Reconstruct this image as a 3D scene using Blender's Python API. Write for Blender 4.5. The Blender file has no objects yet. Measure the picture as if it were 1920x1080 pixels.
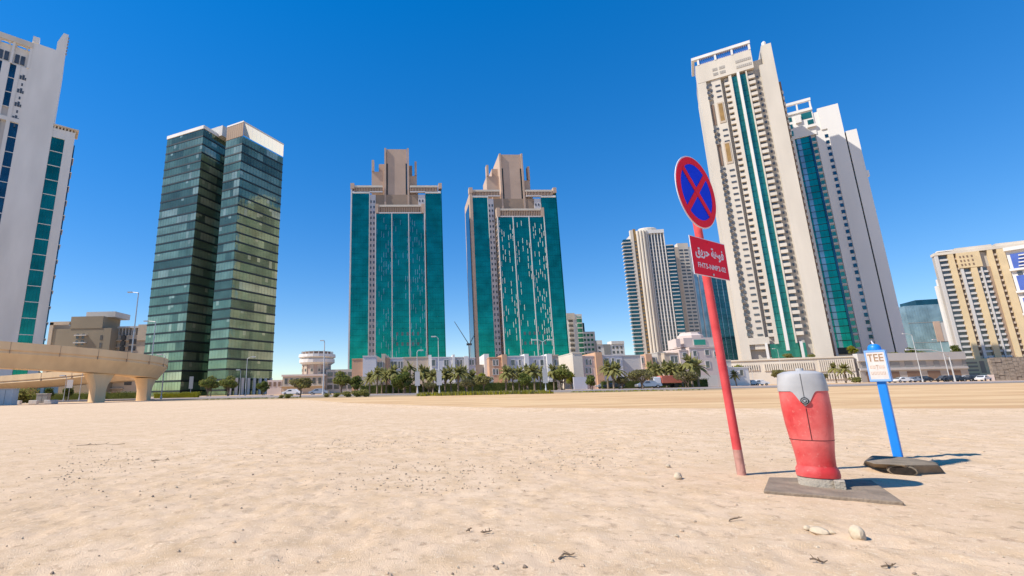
import bpy, math, random
import numpy as np
from mathutils import Vector, Matrix

# ------------------------------------------------------------------ scene, camera, world, sun
scene = bpy.context.scene
COL = scene.collection
rad = math.radians
PITCH, ROLL, FOCAL, CX, CY, EYE = math.atan(189/873), rad(1.16), 873.0, 804.0, 540.0, 0.85
fw = Vector((0, math.cos(PITCH), math.sin(PITCH)))
r0 = Vector((1, 0, 0)); u0 = Vector((0, -math.sin(PITCH), math.cos(PITCH)))
RT = r0*math.cos(ROLL) - u0*math.sin(ROLL)
UP = u0*math.cos(ROLL) + r0*math.sin(ROLL)
cam = bpy.data.cameras.new('camera')
camo = bpy.data.objects.new('camera', cam); COL.objects.link(camo)
m3 = Matrix((RT, UP, -fw)).transposed()
camo.matrix_world = Matrix.Translation((0, 0, EYE)) @ m3.to_4x4()
cam.sensor_fit = 'HORIZONTAL'; cam.sensor_width = 36.0
cam.lens = 36.0*FOCAL/1920.0
cam.shift_x = (960-CX)/1920.0; cam.shift_y = (CY-540)/1920.0
cam.clip_start = 0.05; cam.clip_end = 12000
scene.camera = camo

SUN_EL, SUN_AZ = rad(48.5), rad(12)          # sun stands to the left of the view, a little behind the camera
S = Vector((-math.cos(SUN_EL)*math.cos(SUN_AZ), -math.cos(SUN_EL)*math.sin(SUN_AZ), math.sin(SUN_EL)))
w = bpy.data.worlds.new('World'); scene.world = w; w.use_nodes = True
nt = w.node_tree; nt.nodes.clear()
sky = nt.nodes.new('ShaderNodeTexSky'); sky.sky_type = 'NISHITA'; sky.sun_disc = False
sky.sun_elevation = SUN_EL; sky.sun_rotation = math.atan2(S.x, S.y)
sky.altitude = 0; sky.air_density = 1.0; sky.dust_density = 0.0; sky.ozone_density = 3.0
hs = nt.nodes.new('ShaderNodeHueSaturation'); hs.inputs['Saturation'].default_value = 1.70
hs.inputs['Hue'].default_value = 0.510
bg = nt.nodes.new('ShaderNodeBackground'); bg.inputs['Strength'].default_value = 0.19
wo = nt.nodes.new('ShaderNodeOutputWorld')
gmn = nt.nodes.new('ShaderNodeGamma'); gmn.inputs[1].default_value = 0.64
nt.links.new(sky.outputs[0], gmn.inputs[0]); tint = nt.nodes.new('ShaderNodeMix'); tint.data_type = 'RGBA'; tint.blend_type = 'MULTIPLY'; tint.inputs[0].default_value = 1.0
tint.inputs[7].default_value = (.94, .98, 1.03, 1)
nt.links.new(gmn.outputs[0], tint.inputs[6]); nt.links.new(tint.outputs[2], hs.inputs['Color']); nt.links.new(hs.outputs[0], bg.inputs['Color'])
nt.links.new(bg.outputs[0], wo.inputs['Surface'])
sl = bpy.data.lights.new('sun', 'SUN'); sl.energy = 3.9; sl.angle = rad(0.5); sl.color = (1.0, 0.93, 0.82)
so = bpy.data.objects.new('sun', sl); COL.objects.link(so)
so.rotation_euler = S.to_track_quat('Z', 'Y').to_euler(); so.location = S*300
vs = scene.view_settings
vs.view_transform = 'Standard'; vs.look = 'None'; vs.gamma = 1.0; vs.exposure = 0.62; vs.use_curve_mapping = False
scene.render.engine = 'CYCLES'
scene.cycles.max_bounces = 6; scene.cycles.diffuse_bounces = 3; scene.cycles.glossy_bounces = 4
scene.cycles.use_denoising = True

random.seed(7)
rng = np.random.default_rng(11)

# ------------------------------------------------------------------ helpers
def ray(px, py):
    return RT*((px-CX)/FOCAL) + UP*((CY-py)/FOCAL) + fw
def at(px, py, Y):
    d = ray(px, py); return Vector((0, 0, EYE)) + d*(Y/d.y)
def onz(px, py, z=0.0):
    d = ray(px, py); return Vector((0, 0, EYE)) + d*((z-EYE)/d.z)

def tag(o, label=None, cat=None, group=None, kind=None):
    if label: o['label'] = label
    if cat: o['category'] = cat
    if group: o['group'] = group
    if kind: o['kind'] = kind
    return o
def empty(name, loc, rz=0.0, label=None, cat=None, group=None):
    o = bpy.data.objects.new(name, None); COL.objects.link(o)
    o.location = loc; o.rotation_euler = (0, 0, rz); o.empty_display_size = 0.2
    return tag(o, label, cat, group)
def dup(o, loc=None, parent=None):
    c = o.copy(); COL.objects.link(c)
    if parent is not None: c.parent = parent
    if loc is not None: c.location = loc
    return c
def dup_tree(o, loc=None, rz=None, scale=None, parent=None):
    c = o.copy(); COL.objects.link(c)
    if parent is not None: c.parent = parent
    if loc is not None: c.location = loc
    if rz is not None: c.rotation_euler = (0, 0, rz)
    if scale is not None: c.scale = (scale,)*3 if not isinstance(scale, tuple) else scale
    for ch in list(o.children): dup_tree(ch, parent=c)
    return c

class MB:
    def __init__(s): s.v = []; s.f = []; s.m = []
    def face(s, pts, mi=0):
        n = len(s.v); s.v += [tuple(p) for p in pts]; s.f.append(tuple(range(n, n+len(pts)))); s.m.append(mi)
    def box(s, x0, x1, y0, y1, z0, z1, mi=0):
        n = len(s.v)
        s.v += [(x0,y0,z0),(x1,y0,z0),(x1,y1,z0),(x0,y1,z0),(x0,y0,z1),(x1,y0,z1),(x1,y1,z1),(x0,y1,z1)]
        for q in ((0,3,2,1),(4,5,6,7),(0,1,5,4),(1,2,6,5),(2,3,7,6),(3,0,4,7)):
            s.f.append(tuple(n+i for i in q)); s.m.append(mi)
        return s
    def prism(s, poly, z0, z1, mi=0):
        n = len(s.v); k = len(poly)
        s.v += [(p[0], p[1], z0) for p in poly] + [(p[0], p[1], z1) for p in poly]
        s.f.append(tuple(n+i for i in range(k-1, -1, -1))); s.m.append(mi)
        s.f.append(tuple(n+k+i for i in range(k))); s.m.append(mi)
        for i in range(k):
            j = (i+1) % k; s.f.append((n+i, n+j, n+k+j, n+k+i)); s.m.append(mi)
        return s
    def loft(s, rings, mi=0, cap=True, closed=True):
        n = len(s.v); k = len(rings[0])
        for r in rings: s.v += [tuple(p) for p in r]
        for a in range(len(rings)-1):
            for i in range(k if closed else k-1):
                j = (i+1) % k
                s.f.append((n+a*k+i, n+a*k+j, n+(a+1)*k+j, n+(a+1)*k+i)); s.m.append(mi)
        if cap and closed:
            s.f.append(tuple(n+i for i in range(k-1, -1, -1))); s.m.append(mi)
            b = n+(len(rings)-1)*k
            s.f.append(tuple(b+i for i in range(k))); s.m.append(mi)
        return s
    def tube(s, pts, radii, n=8, mi=0):
        pts = [Vector(p) for p in pts]
        if not isinstance(radii, (list, tuple)): radii = [radii]*len(pts)
        rings = []
        for i, p in enumerate(pts):
            t = (pts[min(i+1, len(pts)-1)] - pts[max(i-1, 0)]).normalized()
            a = t.cross(Vector((0, 0, 1)))
            if a.length < 1e-3: a = Vector((1, 0, 0))
            a.normalize(); b = a.cross(t)
            rings.append([p + (a*math.cos(6.28319*k/n) + b*math.sin(6.28319*k/n))*radii[i] for k in range(n)])
        return s.loft(rings, mi)
    def mesh(s, name, mats):
        me = bpy.data.meshes.new(name)
        me.from_pydata(s.v, [], s.f)
        for m in (mats if isinstance(mats, (list, tuple)) else [mats]): me.materials.append(m)
        if any(s.m): me.polygons.foreach_set('material_index', s.m)
        return me
    def build(s, name, mats, parent=None, loc=(0,0,0), rz=0.0, smooth=False, bevel=0.0):
        me = s.mesh(name, mats)
        if smooth:
            me.polygons.foreach_set('use_smooth', [True]*len(me.polygons))
            try: me.set_sharp_from_angle(angle=rad(40))
            except Exception: pass
        me.update()
        o = bpy.data.objects.new(name, me); COL.objects.link(o)
        o.location = loc; o.rotation_euler = (0, 0, rz)
        if parent is not None: o.parent = parent
        if bevel:
            b = o.modifiers.new('edge', 'BEVEL'); b.width = bevel; b.segments = 2; b.limit_method = 'ANGLE'; b.angle_limit = rad(35)
        return o

def mat(name, col, rough=0.8, var=0.10, scale=0.4, bump=0.0, bscale=20.0, metal=0.0, col2=None, spec=0.4, stretch=None):
    m = bpy.data.materials.new(name); m.use_nodes = True
    n = m.node_tree; b = n.nodes['Principled BSDF']
    b.inputs['Roughness'].default_value = rough; b.inputs['Metallic'].default_value = metal
    b.inputs['Specular IOR Level'].default_value = spec
    g = n.nodes.new('ShaderNodeNewGeometry')
    src = g.outputs['Position']
    if stretch:
        mp = n.nodes.new('ShaderNodeMapping'); mp.inputs['Scale'].default_value = stretch
        n.links.new(src, mp.inputs['Vector']); src = mp.outputs[0]
    t = n.nodes.new('ShaderNodeTexNoise'); t.inputs['Scale'].default_value = scale; t.inputs['Detail'].default_value = 6
    n.links.new(src, t.inputs['Vector'])
    mr = n.nodes.new('ShaderNodeMapRange'); mr.inputs[1].default_value = 0.3; mr.inputs[2].default_value = 0.7
    n.links.new(t.outputs['Fac'], mr.inputs[0])
    mx = n.nodes.new('ShaderNodeMix'); mx.data_type = 'RGBA'
    c2 = col2 or tuple(c*(1-2*var) for c in col)
    mx.inputs[6].default_value = (*c2, 1); mx.inputs[7].default_value = (*col, 1)
    n.links.new(mr.outputs[0], mx.inputs[0]); n.links.new(mx.outputs[2], b.inputs['Base Color'])
    if bump:
        t2 = n.nodes.new('ShaderNodeTexNoise'); t2.inputs['Scale'].default_value = bscale; t2.inputs['Detail'].default_value = 5
        n.links.new(src, t2.inputs['Vector'])
        bp = n.nodes.new('ShaderNodeBump'); bp.inputs['Strength'].default_value = bump; bp.inputs['Distance'].default_value = 0.02
        n.links.new(t2.outputs['Fac'], bp.inputs['Height']); n.links.new(bp.outputs[0], b.inputs['Normal'])
    return m

def glass(name, col, metal=0.75, rough=0.06, wob=0.02, var=0.22, wscale=0.25):
    m = mat(name, col, rough, var, 0.15, metal=metal, spec=0.6)
    n = m.node_tree; b = n.nodes['Principled BSDF']
    g = n.nodes.new('ShaderNodeNewGeometry')
    t2 = n.nodes.new('ShaderNodeTexNoise'); t2.inputs['Scale'].default_value = wscale; t2.inputs['Detail'].default_value = 2
    n.links.new(g.outputs['Position'], t2.inputs['Vector'])
    bp = n.nodes.new('ShaderNodeBump'); bp.inputs['Strength'].default_value = 1.0; bp.inputs['Distance'].default_value = wob
    n.links.new(t2.outputs['Fac'], bp.inputs['Height']); n.links.new(bp.outputs[0], b.inputs['Normal'])
    return m

M = {}
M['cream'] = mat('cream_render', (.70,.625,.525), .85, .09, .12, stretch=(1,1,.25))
M['white'] = mat('white_render', (.80,.765,.72), .8, .08, .15, stretch=(1,1,.25))
M['pale'] = mat('pale_grey_render', (.60,.57,.54), .8, .06, .1, stretch=(1,1,.25))
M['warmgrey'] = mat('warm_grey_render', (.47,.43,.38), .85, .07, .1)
M['olive'] = mat('olive_brown_render', (.33,.275,.20), .85, .07, .1)
M['tan'] = mat('tan_stone', (.54,.395,.305), .85, .07, .12)
M['tandark'] = mat('dark_tan_stone', (.36,.26,.19), .85, .07, .12)
M['gold'] = mat('gold_screen', (.40,.24,.08), .6, .2, .5)
M['yellow'] = mat('yellow_render', (.74,.57,.34), .85, .08, .15)
M['salmon'] = mat('salmon_render', (.62,.37,.23), .85, .06, .3)
M['beige'] = mat('beige_render', (.58,.47,.36), .85, .06, .3)
M['pink'] = mat('pale_pink_render', (.66,.54,.48), .85, .05, .3)
M['lavender'] = mat('white_villa_render', (.64,.61,.62), .85, .05, .3)
M['grey'] = mat('grey_cladding', (.30,.30,.29), .7, .06, .2)
M['darkframe'] = mat('dark_spandrel', (.020,.030,.030), .4, .2, .4)
M['black'] = mat('black_rubber', (.012,.012,.012), .6, .2, 3)
M['steel'] = mat('galvanised_steel', (.45,.46,.47), .45, .08, 2, metal=.6)
M['lampwhite'] = mat('white_painted_metal', (.58,.58,.57), .5, .05, 2)
M['concrete'] = mat('viaduct_concrete', (.84,.60,.345), .9, .07, .8, col2=(.72,.50,.285), stretch=(1,1,.12))
M['rustred'] = mat('red_paint', (.50,.03,.03), .45, .15, 3)
M['blueglass'] = mat('blue_panel', (.08,.14,.46), .4, .1, .4)
M['brown'] = mat('brown_louvre', (.26,.17,.12), .8, .1, .3)
M['gt'] = glass('teal_glass', (.008,.34,.235), .85)
M['gt2'] = glass('teal_glass_dark', (.012,.25,.18), .8)
M['gtA'] = glass('sea_green_glass', (.06,.33,.23), .7, .12)
M['gdark'] = glass('dark_window_glass', (.16,.16,.155), .4, .15)
M['gblue'] = glass('blue_black_glass', (.03,.12,.16), .7)
M['gpale'] = glass('pale_blue_glass', (.36,.47,.50), .55, .15)
M['gt3'] = glass('grey_teal_glass', (.06,.18,.18), .7)
M['bwhite'] = mat('pale_white_render', (.78,.75,.71), .85, .05, .08, stretch=(1,1,.25))
M['g1'] = glass('office_glass_green', (.34,.44,.29), .6, .05, .03)
M['g2'] = glass('office_glass_dark', (.14,.205,.14), .6, .06, .03)
M['g3'] = glass('office_glass_pale_blind', (.52,.58,.40), .6, .15, .03)
M['g4'] = glass('office_glass_mid', (.22,.32,.21), .6, .05, .03)
# translucent roof screen
def translucent(name, col):
    m = bpy.data.materials.new(name); m.use_nodes = True; n = m.node_tree; n.nodes.remove(n.nodes['Principled BSDF'])
    d = n.nodes.new('ShaderNodeBsdfDiffuse'); d.inputs[0].default_value = (*col, 1)
    t = n.nodes.new('ShaderNodeBsdfTranslucent'); t.inputs[0].default_value = (*col, 1)
    x = n.nodes.new('ShaderNodeMixShader'); x.inputs[0].default_value = .8
    n.links.new(d.outputs[0], x.inputs[1]); n.links.new(t.outputs[0], x.inputs[2])
    n.links.new(x.outputs[0], n.nodes['Material Output'].inputs[0]); return m
M['screen'] = translucent('translucent_roof_screen', (.85,.78,.68))

def leafmat(name, col, tr=.45):
    m = bpy.data.materials.new(name); m.use_nodes = True; n = m.node_tree; n.nodes.remove(n.nodes['Principled BSDF'])
    g = n.nodes.new('ShaderNodeNewGeometry')
    t0 = n.nodes.new('ShaderNodeTexNoise'); t0.inputs['Scale'].default_value = 1.6; t0.inputs['Detail'].default_value = 3
    n.links.new(g.outputs['Position'], t0.inputs['Vector'])
    mx = n.nodes.new('ShaderNodeMix'); mx.data_type = 'RGBA'
    mx.inputs[6].default_value = (*[c*.6 for c in col], 1); mx.inputs[7].default_value = (*[c*1.35 for c in col], 1)
    n.links.new(t0.outputs['Fac'], mx.inputs[0])
    d = n.nodes.new('ShaderNodeBsdfDiffuse'); t = n.nodes.new('ShaderNodeBsdfTranslucent')
    n.links.new(mx.outputs[2], d.inputs[0]); n.links.new(mx.outputs[2], t.inputs[0])
    x = n.nodes.new('ShaderNodeMixShader'); x.inputs[0].default_value = tr
    n.links.new(d.outputs[0], x.inputs[1]); n.links.new(t.outputs[0], x.inputs[2])
    n.links.new(x.outputs[0], n.nodes['Material Output'].inputs[0]); return m
L_green = leafmat('leaf_green', (.22,.24,.06)); L_dark = leafmat('leaf_dark', (.12,.15,.045))
L_olive = leafmat('leaf_olive', (.26,.24,.085)); L_yel = leafmat('leaf_yellow_green', (.34,.32,.03))
L_grey = leafmat('leaf_grey_green', (.20,.18,.095)); L_palm = leafmat('leaf_palm', (.30,.29,.11))
M['bark'] = mat('bark', (.22,.16,.11), .95, .2, 3, bump=.5, bscale=12)
M['palmbark'] = mat('palm_bark', (.30,.23,.16), .95, .2, 3, bump=.5, bscale=8)

# ------------------------------------------------------------------ ground
def vnoise(x, y, seed):
    xi = np.floor(x).astype(np.int64); yi = np.floor(y).astype(np.int64)
    fx = x-xi; fy = y-yi; fx = fx*fx*(3-2*fx); fy = fy*fy*(3-2*fy)
    def h(a, b):
        n = (a*374761393 + b*668265263 + seed*1442695041) & 0x7fffffff
        n = ((n ^ (n >> 13))*1274126177) & 0x7fffffff
        return ((n ^ (n >> 16)) & 0xffff)/65535.0
    return (h(xi,yi)*(1-fx)+h(xi+1,yi)*fx)*(1-fy) + (h(xi,yi+1)*(1-fx)+h(xi+1,yi+1)*fx)*fy
def sstep(a, b, x):
    t = np.clip((x-a)/(b-a), 0, 1); return t*t*(3-2*t)

def axis(lo, hi, step, lim_lo, lim_hi, g=1.09, mx=1e9):
    a = list(np.arange(lo, hi, step)); s = step
    while a[-1] < lim_hi: s = min(s*g, mx); a.append(a[-1]+s)
    s = step; b = []
    c = lo
    while c > lim_lo: s = min(s*g, mx); c -= s; b.append(c)
    return np.array(b[::-1]+a)
gx = axis(-5.0, 9.0, 0.035, -4500, 4500, 1.05)
gy = axis(1.6, 8.5, 0.030, -600, 6000, 1.045)
X, Y = np.meshgrid(gx, gy)
def plateau_edge(x):        # y of the edge where pale compacted sand gives way to the lower orange sand
    return np.interp(x, [-60,-28,-12,-5.9,1.9,6,9.7,14.6,40], [75,66,46,32,19.5,16.5,14.8,12.3,2])
def ground_h(x, y):
    d = np.hypot(x, y)
    near = 1-sstep(9.0, 13.0, y + 0.25*x)
    rough = near*(0.35+0.65*sstep(.35, .6, vnoise(x*.55+3, y*.55, 5)))
    clean = 1-0.8*np.exp(-(((x-3.4)/1.6)**2+((y-4.4)/1.1)**2))
    h = 0.035*(vnoise(x*.5, y*.5, 1)-.5) + 0.006*(vnoise(x*2.1, y*2.1, 2)-.5)
    c = vnoise(x*6.5, y*7.5, 3); h2 = 0.011*(np.abs(c-.5)*2-.5)*rough
    h3 = 0.015*(vnoise(x*15, y*16, 4)-.5)*rough
    # footprints
    cell = vnoise(x*3.1+9, y*3.1, 8); foot = -0.009*sstep(.70, .80, cell)*rough
    out = (h*(.4+.6*near) + h2 + h3 + foot)*clean
    # tyre tracks curving over the right foreground
    for cxx, cyy, R in ((2.0, 1.2, 1.55), (2.05, 1.25, 1.75)):
        rr = np.hypot((x-cxx)*.8, y-cyy); out = out - 0.016*np.exp(-((rr-R)/.02)**2)*(np.abs(x-2.3) < 1.0)
    # the low lip at the edge of the compacted sand
    e = y-plateau_edge(x)
    out = out + 0.10*np.exp(-((e+.7)/.9)**2) + 0.03*(vnoise(x*.25, y*.25, 12)-.5)*sstep(8, 14, y)
    flat = 1-sstep(50, 58, y)
    return np.where(y < 0, out*sstep(-3, 0, y), out)*np.clip(flat, 0, 1)
Z = ground_h(X, Y)
nxg, nyg = len(gx), len(gy)
verts = np.stack([X.ravel(), Y.ravel(), Z.ravel()], 1)
ii = np.arange(nxg*nyg).reshape(nyg, nxg)
faces = np.stack([ii[:-1,:-1].ravel(), ii[:-1,1:].ravel(), ii[1:,1:].ravel(), ii[1:,:-1].ravel()], 1)
gm = bpy.data.meshes.new('sand_ground')
gm.vertices.add(len(verts)); gm.vertices.foreach_set('co', verts.ravel())
gm.loops.add(faces.size); gm.loops.foreach_set('vertex_index', faces.ravel().astype(np.int32))
gm.polygons.add(len(faces)); gm.polygons.foreach_set('loop_start', np.arange(0, faces.size, 4, dtype=np.int32))
gm.update(); gm.validate()
gm.polygons.foreach_set('use_smooth', [True]*len(gm.polygons))
zone = sstep(-.5, .5, Y-plateau_edge(X) + 1.5*(vnoise(X*.3, Y*.3, 21)-.5)).ravel()
att = gm.attributes.new('zone', 'FLOAT', 'POINT'); att.data.foreach_set('value', zone.astype(np.float32))
ms = bpy.data.materials.new('desert_sand'); ms.use_nodes = True; n = ms.node_tree; b = n.nodes['Principled BSDF']
b.inputs['Roughness'].default_value = .95; b.inputs['Specular IOR Level'].default_value = .15
ge = n.nodes.new('ShaderNodeNewGeometry')
def noise(sc, det=6, vec=None, ro=.6):
    t = n.nodes.new('ShaderNodeTexNoise'); t.inputs['Scale'].default_value = sc; t.inputs['Detail'].default_value = det
    t.inputs['Roughness'].default_value = ro
    n.links.new(vec or ge.outputs['Position'], t.inputs['Vector']); return t.outputs['Fac']
def mixc(f, a, c):
    x = n.nodes.new('ShaderNodeMix'); x.data_type = 'RGBA'
    if isinstance(f, float): x.inputs[0].default_value = f
    else: n.links.new(f, x.inputs[0])
    for k, v in ((6, a), (7, c)):
        if isinstance(v, tuple): x.inputs[k].default_value = (*v, 1)
        else: n.links.new(v, x.inputs[k])
    return x.outputs[2]
def rng_(v, a, c, lo=0., hi=1.):
    x = n.nodes.new('ShaderNodeMapRange'); n.links.new(v, x.inputs[0])
    x.inputs[1].default_value = a; x.inputs[2].default_value = c; x.inputs[3].default_value = lo; x.inputs[4].default_value = hi
    return x.outputs[0]
pale = mixc(rng_(noise(.35), .35, .65), (.665,.475,.310), (.725,.535,.362))
pale = mixc(rng_(noise(3.0, 8), .42, .66), pale, (.60,.42,.255))
pale = mixc(rng_(noise(11., 5), .56, .70), pale, (.45,.31,.20))
pale = mixc(rng_(noise(40., 5), .56, .72), pale, (.78,.62,.43))
mpp = n.nodes.new('ShaderNodeMapping'); mpp.inputs['Scale'].default_value = (.06, .35, 1)
n.links.new(ge.outputs['Position'], mpp.inputs['Vector'])
oran = mixc(rng_(noise(1.6, 9, mpp.outputs[0]), .42, .60), (.55,.34,.175), (.69,.48,.265))
za = n.nodes.new('ShaderNodeAttribute'); za.attribute_name = 'zone'
n.links.new(mixc(za.outputs['Fac'], pale, oran), b.inputs['Base Color'])
ad = n.nodes.new('ShaderNodeMath'); ad.operation = 'ADD'
n.links.new(noise(22., 8, ro=.7), ad.inputs[0]); n.links.new(noise(130., 3), ad.inputs[1])
bp = n.nodes.new('ShaderNodeBump'); bp.inputs['Strength'].default_value = .55; bp.inputs['Distance'].default_value = .02
n.links.new(ad.outputs[0], bp.inputs['Height']); n.links.new(bp.outputs[0], b.inputs['Normal'])
gm.materials.append(ms)
go = bpy.data.objects.new('sand_ground', gm); COL.objects.link(go); tag(go, kind='structure')
def gz(x, y): return float(ground_h(np.array([[x]]), np.array([[y]]))[0, 0])

# road, verge and pavement sheets beyond the sand
M['asphalt'] = mat('asphalt', (.32,.25,.19), 1.0, .12, .5, spec=.03)
M['paving'] = mat('pinkish_paving', (.42,.31,.25), .9, .08, .6)
M['verge'] = mat('dry_verge_soil', (.42,.30,.17), .95, .15, .3)
def strip(name, y0, y1, x0, x1, z, m):
    q = MB(); q.face([(x0,y0,z),(x1,y0,z),(x1,y1,z),(x0,y1,z)]); return tag(q.build(name, m), kind='structure')
strip('verge', 58, 68, -34, 40, .004, M['verge'])
strip('road', 68, 79, -300, 300, .008, M['asphalt'])
q = MB(); q.box(-300, 300, 79, 79.3, 0, .13); tag(q.build('kerb', M['pale']), kind='structure')
q = MB(); q.box(-300, 300, 79.3, 107, -.1, .12); tag(q.build('pavement', M['paving']), kind='structure')
q = MB()
for i in range(60): q.box(-150+i*5, -147.5+i*5, 73.4, 73.55, .0121, .0125)
tag(q.build('lane_marking', M['lampwhite']), kind='structure')
q = MB(); q.box(-120, -32, 95, 97, 0, .25); tag(q.build('planter_kerb', M['pale']), kind='structure')

# ------------------------------------------------------------------ generic facade bits
def stack(proto, n, dz, z0=None):
    """copies of one part, one per storey"""
    for k in range(1, n):
        dup(proto, (proto.location.x, proto.location.y, proto.location.z + k*dz))

# ------------------------------------------------------------------ office block, green glass
def office():
    a1 = math.atan2(-7.7, 18.8)
    root = empty('office_tower', (-88.0, 166.9, 0), 0, 'green glass office tower in two stepped wings with dark storey lines', 'tower')
    def wing(P0, P1, P2, H, nf, parts_h=0):
        P0, P1, P2 = (Vector((*p, 0)) - root.location for p in (P0, P1, P2))
        q = MB(); e = P2-P1; back0 = P0+e
        def sh(p, k): # inset corner
            c = (P0+P1+P2+back0)/4; return p + (c-p).normalized()*k
        q.prism([sh(P0,.7).xy, sh(P1,.7).xy, sh(P2,.7).xy, sh(back0,.7).xy], 0, H-.3)
        q.build('core', M['g4'], root)
        fh = (H-1.5)/nf
        for (A, B) in ((P0, P1), (P1, P2)):
            L = (B-A).length; t = (B-A)/L; rz = math.atan2(t.y, t.x)
            sp = MB(); sp.box(0, L, -.12, .5, 0, .62)
            s0 = sp.build('spandrel', M['darkframe'], root, A+Vector((0,0,1.5)), rz); stack(s0, nf, fh)
            npn = max(4, round(L/1.45)); pw = L/npn
            prev = 0
            for k in range(nf):
                g = MB()
                for i in range(npn):
                    r = random.random()
                    if i == 0: base_ = random.choice((0,0,3,3,0,3,1)); mi = base_
                    elif r < .80: mi = prev
                    else: mi = random.choice((base_,base_,base_,0,1,2,3))
                    prev = mi
                    d0 = random.uniform(-.004,.004); d1 = random.uniform(-.004,.004)
                    bl = fh*random.choice((0,0,0,.25,.45)) if random.random() < .12 else 0
                    x0, x1 = i*pw+.05, (i+1)*pw-.05; z1 = fh-.06
                    g.face([(x0,d0,.64),(x1,d1,.64),(x1,d1,z1-bl),(x0,d0,z1-bl)], mi)
                    if bl: g.face([(x0,d0,z1-bl),(x1,d1,z1-bl),(x1,d1,z1),(x0,d0,z1)], 2)
                g.build('glass_band', [M['g1'],M['g2'],M['g3'],M['g4']], root, A+Vector((0,0,1.5+k*fh)), rz)
        return P0, P1, P2, back0
    a = wing((-106.8,174.6), (-88,166.9), (-82.2,181.0), 103.6, 29)
    b = wing((-79.4,168.2), (-71.3,164.5), (-61.1,182.4), 98.6, 27)
    # dark recessed joint between the wings
    q = MB(); q.prism([(6.2,13.5),(9.9,10.5),(16,22),(6,26)], 0, 100); q.build('recess', M['g4'], root)
    # white coping on the lower wing
    q = MB()
    for A, B in ((a[0],a[1]),(a[1],a[2])):
        t = (B-A).normalized(); nrm = Vector((t.y,-t.x,0))
        p = [A+nrm*.25, B+nrm*.25, B-nrm*.6, A-nrm*.6]
        q.prism([v.xy for v in p], 103.6, 105)
    q.build('coping', M['white'], root)
    # roof screens of the taller wing: opaque panel on the left, sunlit fabric on the right
    A, B, Cc = b[0], b[1], b[2]
    def panel(A, B, z0, z1, m, name, off=0):
        t = (B-A).normalized(); nrm = Vector((t.y,-t.x,0)); q = MB()
        q.prism([v.xy for v in (A+nrm*off, B+nrm*off, B-nrm*(.25-off), A-nrm*(.25-off))], z0, z1); return q.build(name, m, root)
    npl = 8
    for i in range(npl):
        panel(A+(B-A)*(i/npl+.004), A+(B-A)*((i+1)/npl-.004), 98.8, 104.6, M['tandark'], 'roof_panel')
    t = (Cc-B).normalized(); nrm = Vector((t.y,-t.x,0))
    for i in range(10):
        p0 = B+t*(.3+i*(Cc-B).length/10*.985); p1 = p0+t*((Cc-B).length/10*.985-.03)
        q = MB(); q.face([p0+Vector((0,0,99)), p1+Vector((0,0,99)), p1+Vector((0,0,104.6)), p0+Vector((0,0,104.6))])
        q.build('roof_screen', M['screen'], root)
    panel(A, B, 104.6, 105.2, M['white'], 'coping', .1); panel(B, Cc, 104.6, 105.0, M['white'], 'coping', .1)
    q = MB(); q.prism([(-2,8),(5,5),(9,14),(2,17)], 103.5, 108); q.build('plant_room', M['pale'], root)
    # ground-floor piers
    for i in range(8):
        p = b[1]+(b[2]-b[1])*((i+.5)/8); q = MB(); q.box(-.5,.5,-1.2,-.7,0,6.0)
        q.build('pier', M['pale'], root, p, math.atan2((b[2]-b[1]).y,(b[2]-b[1]).x))
office()

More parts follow.
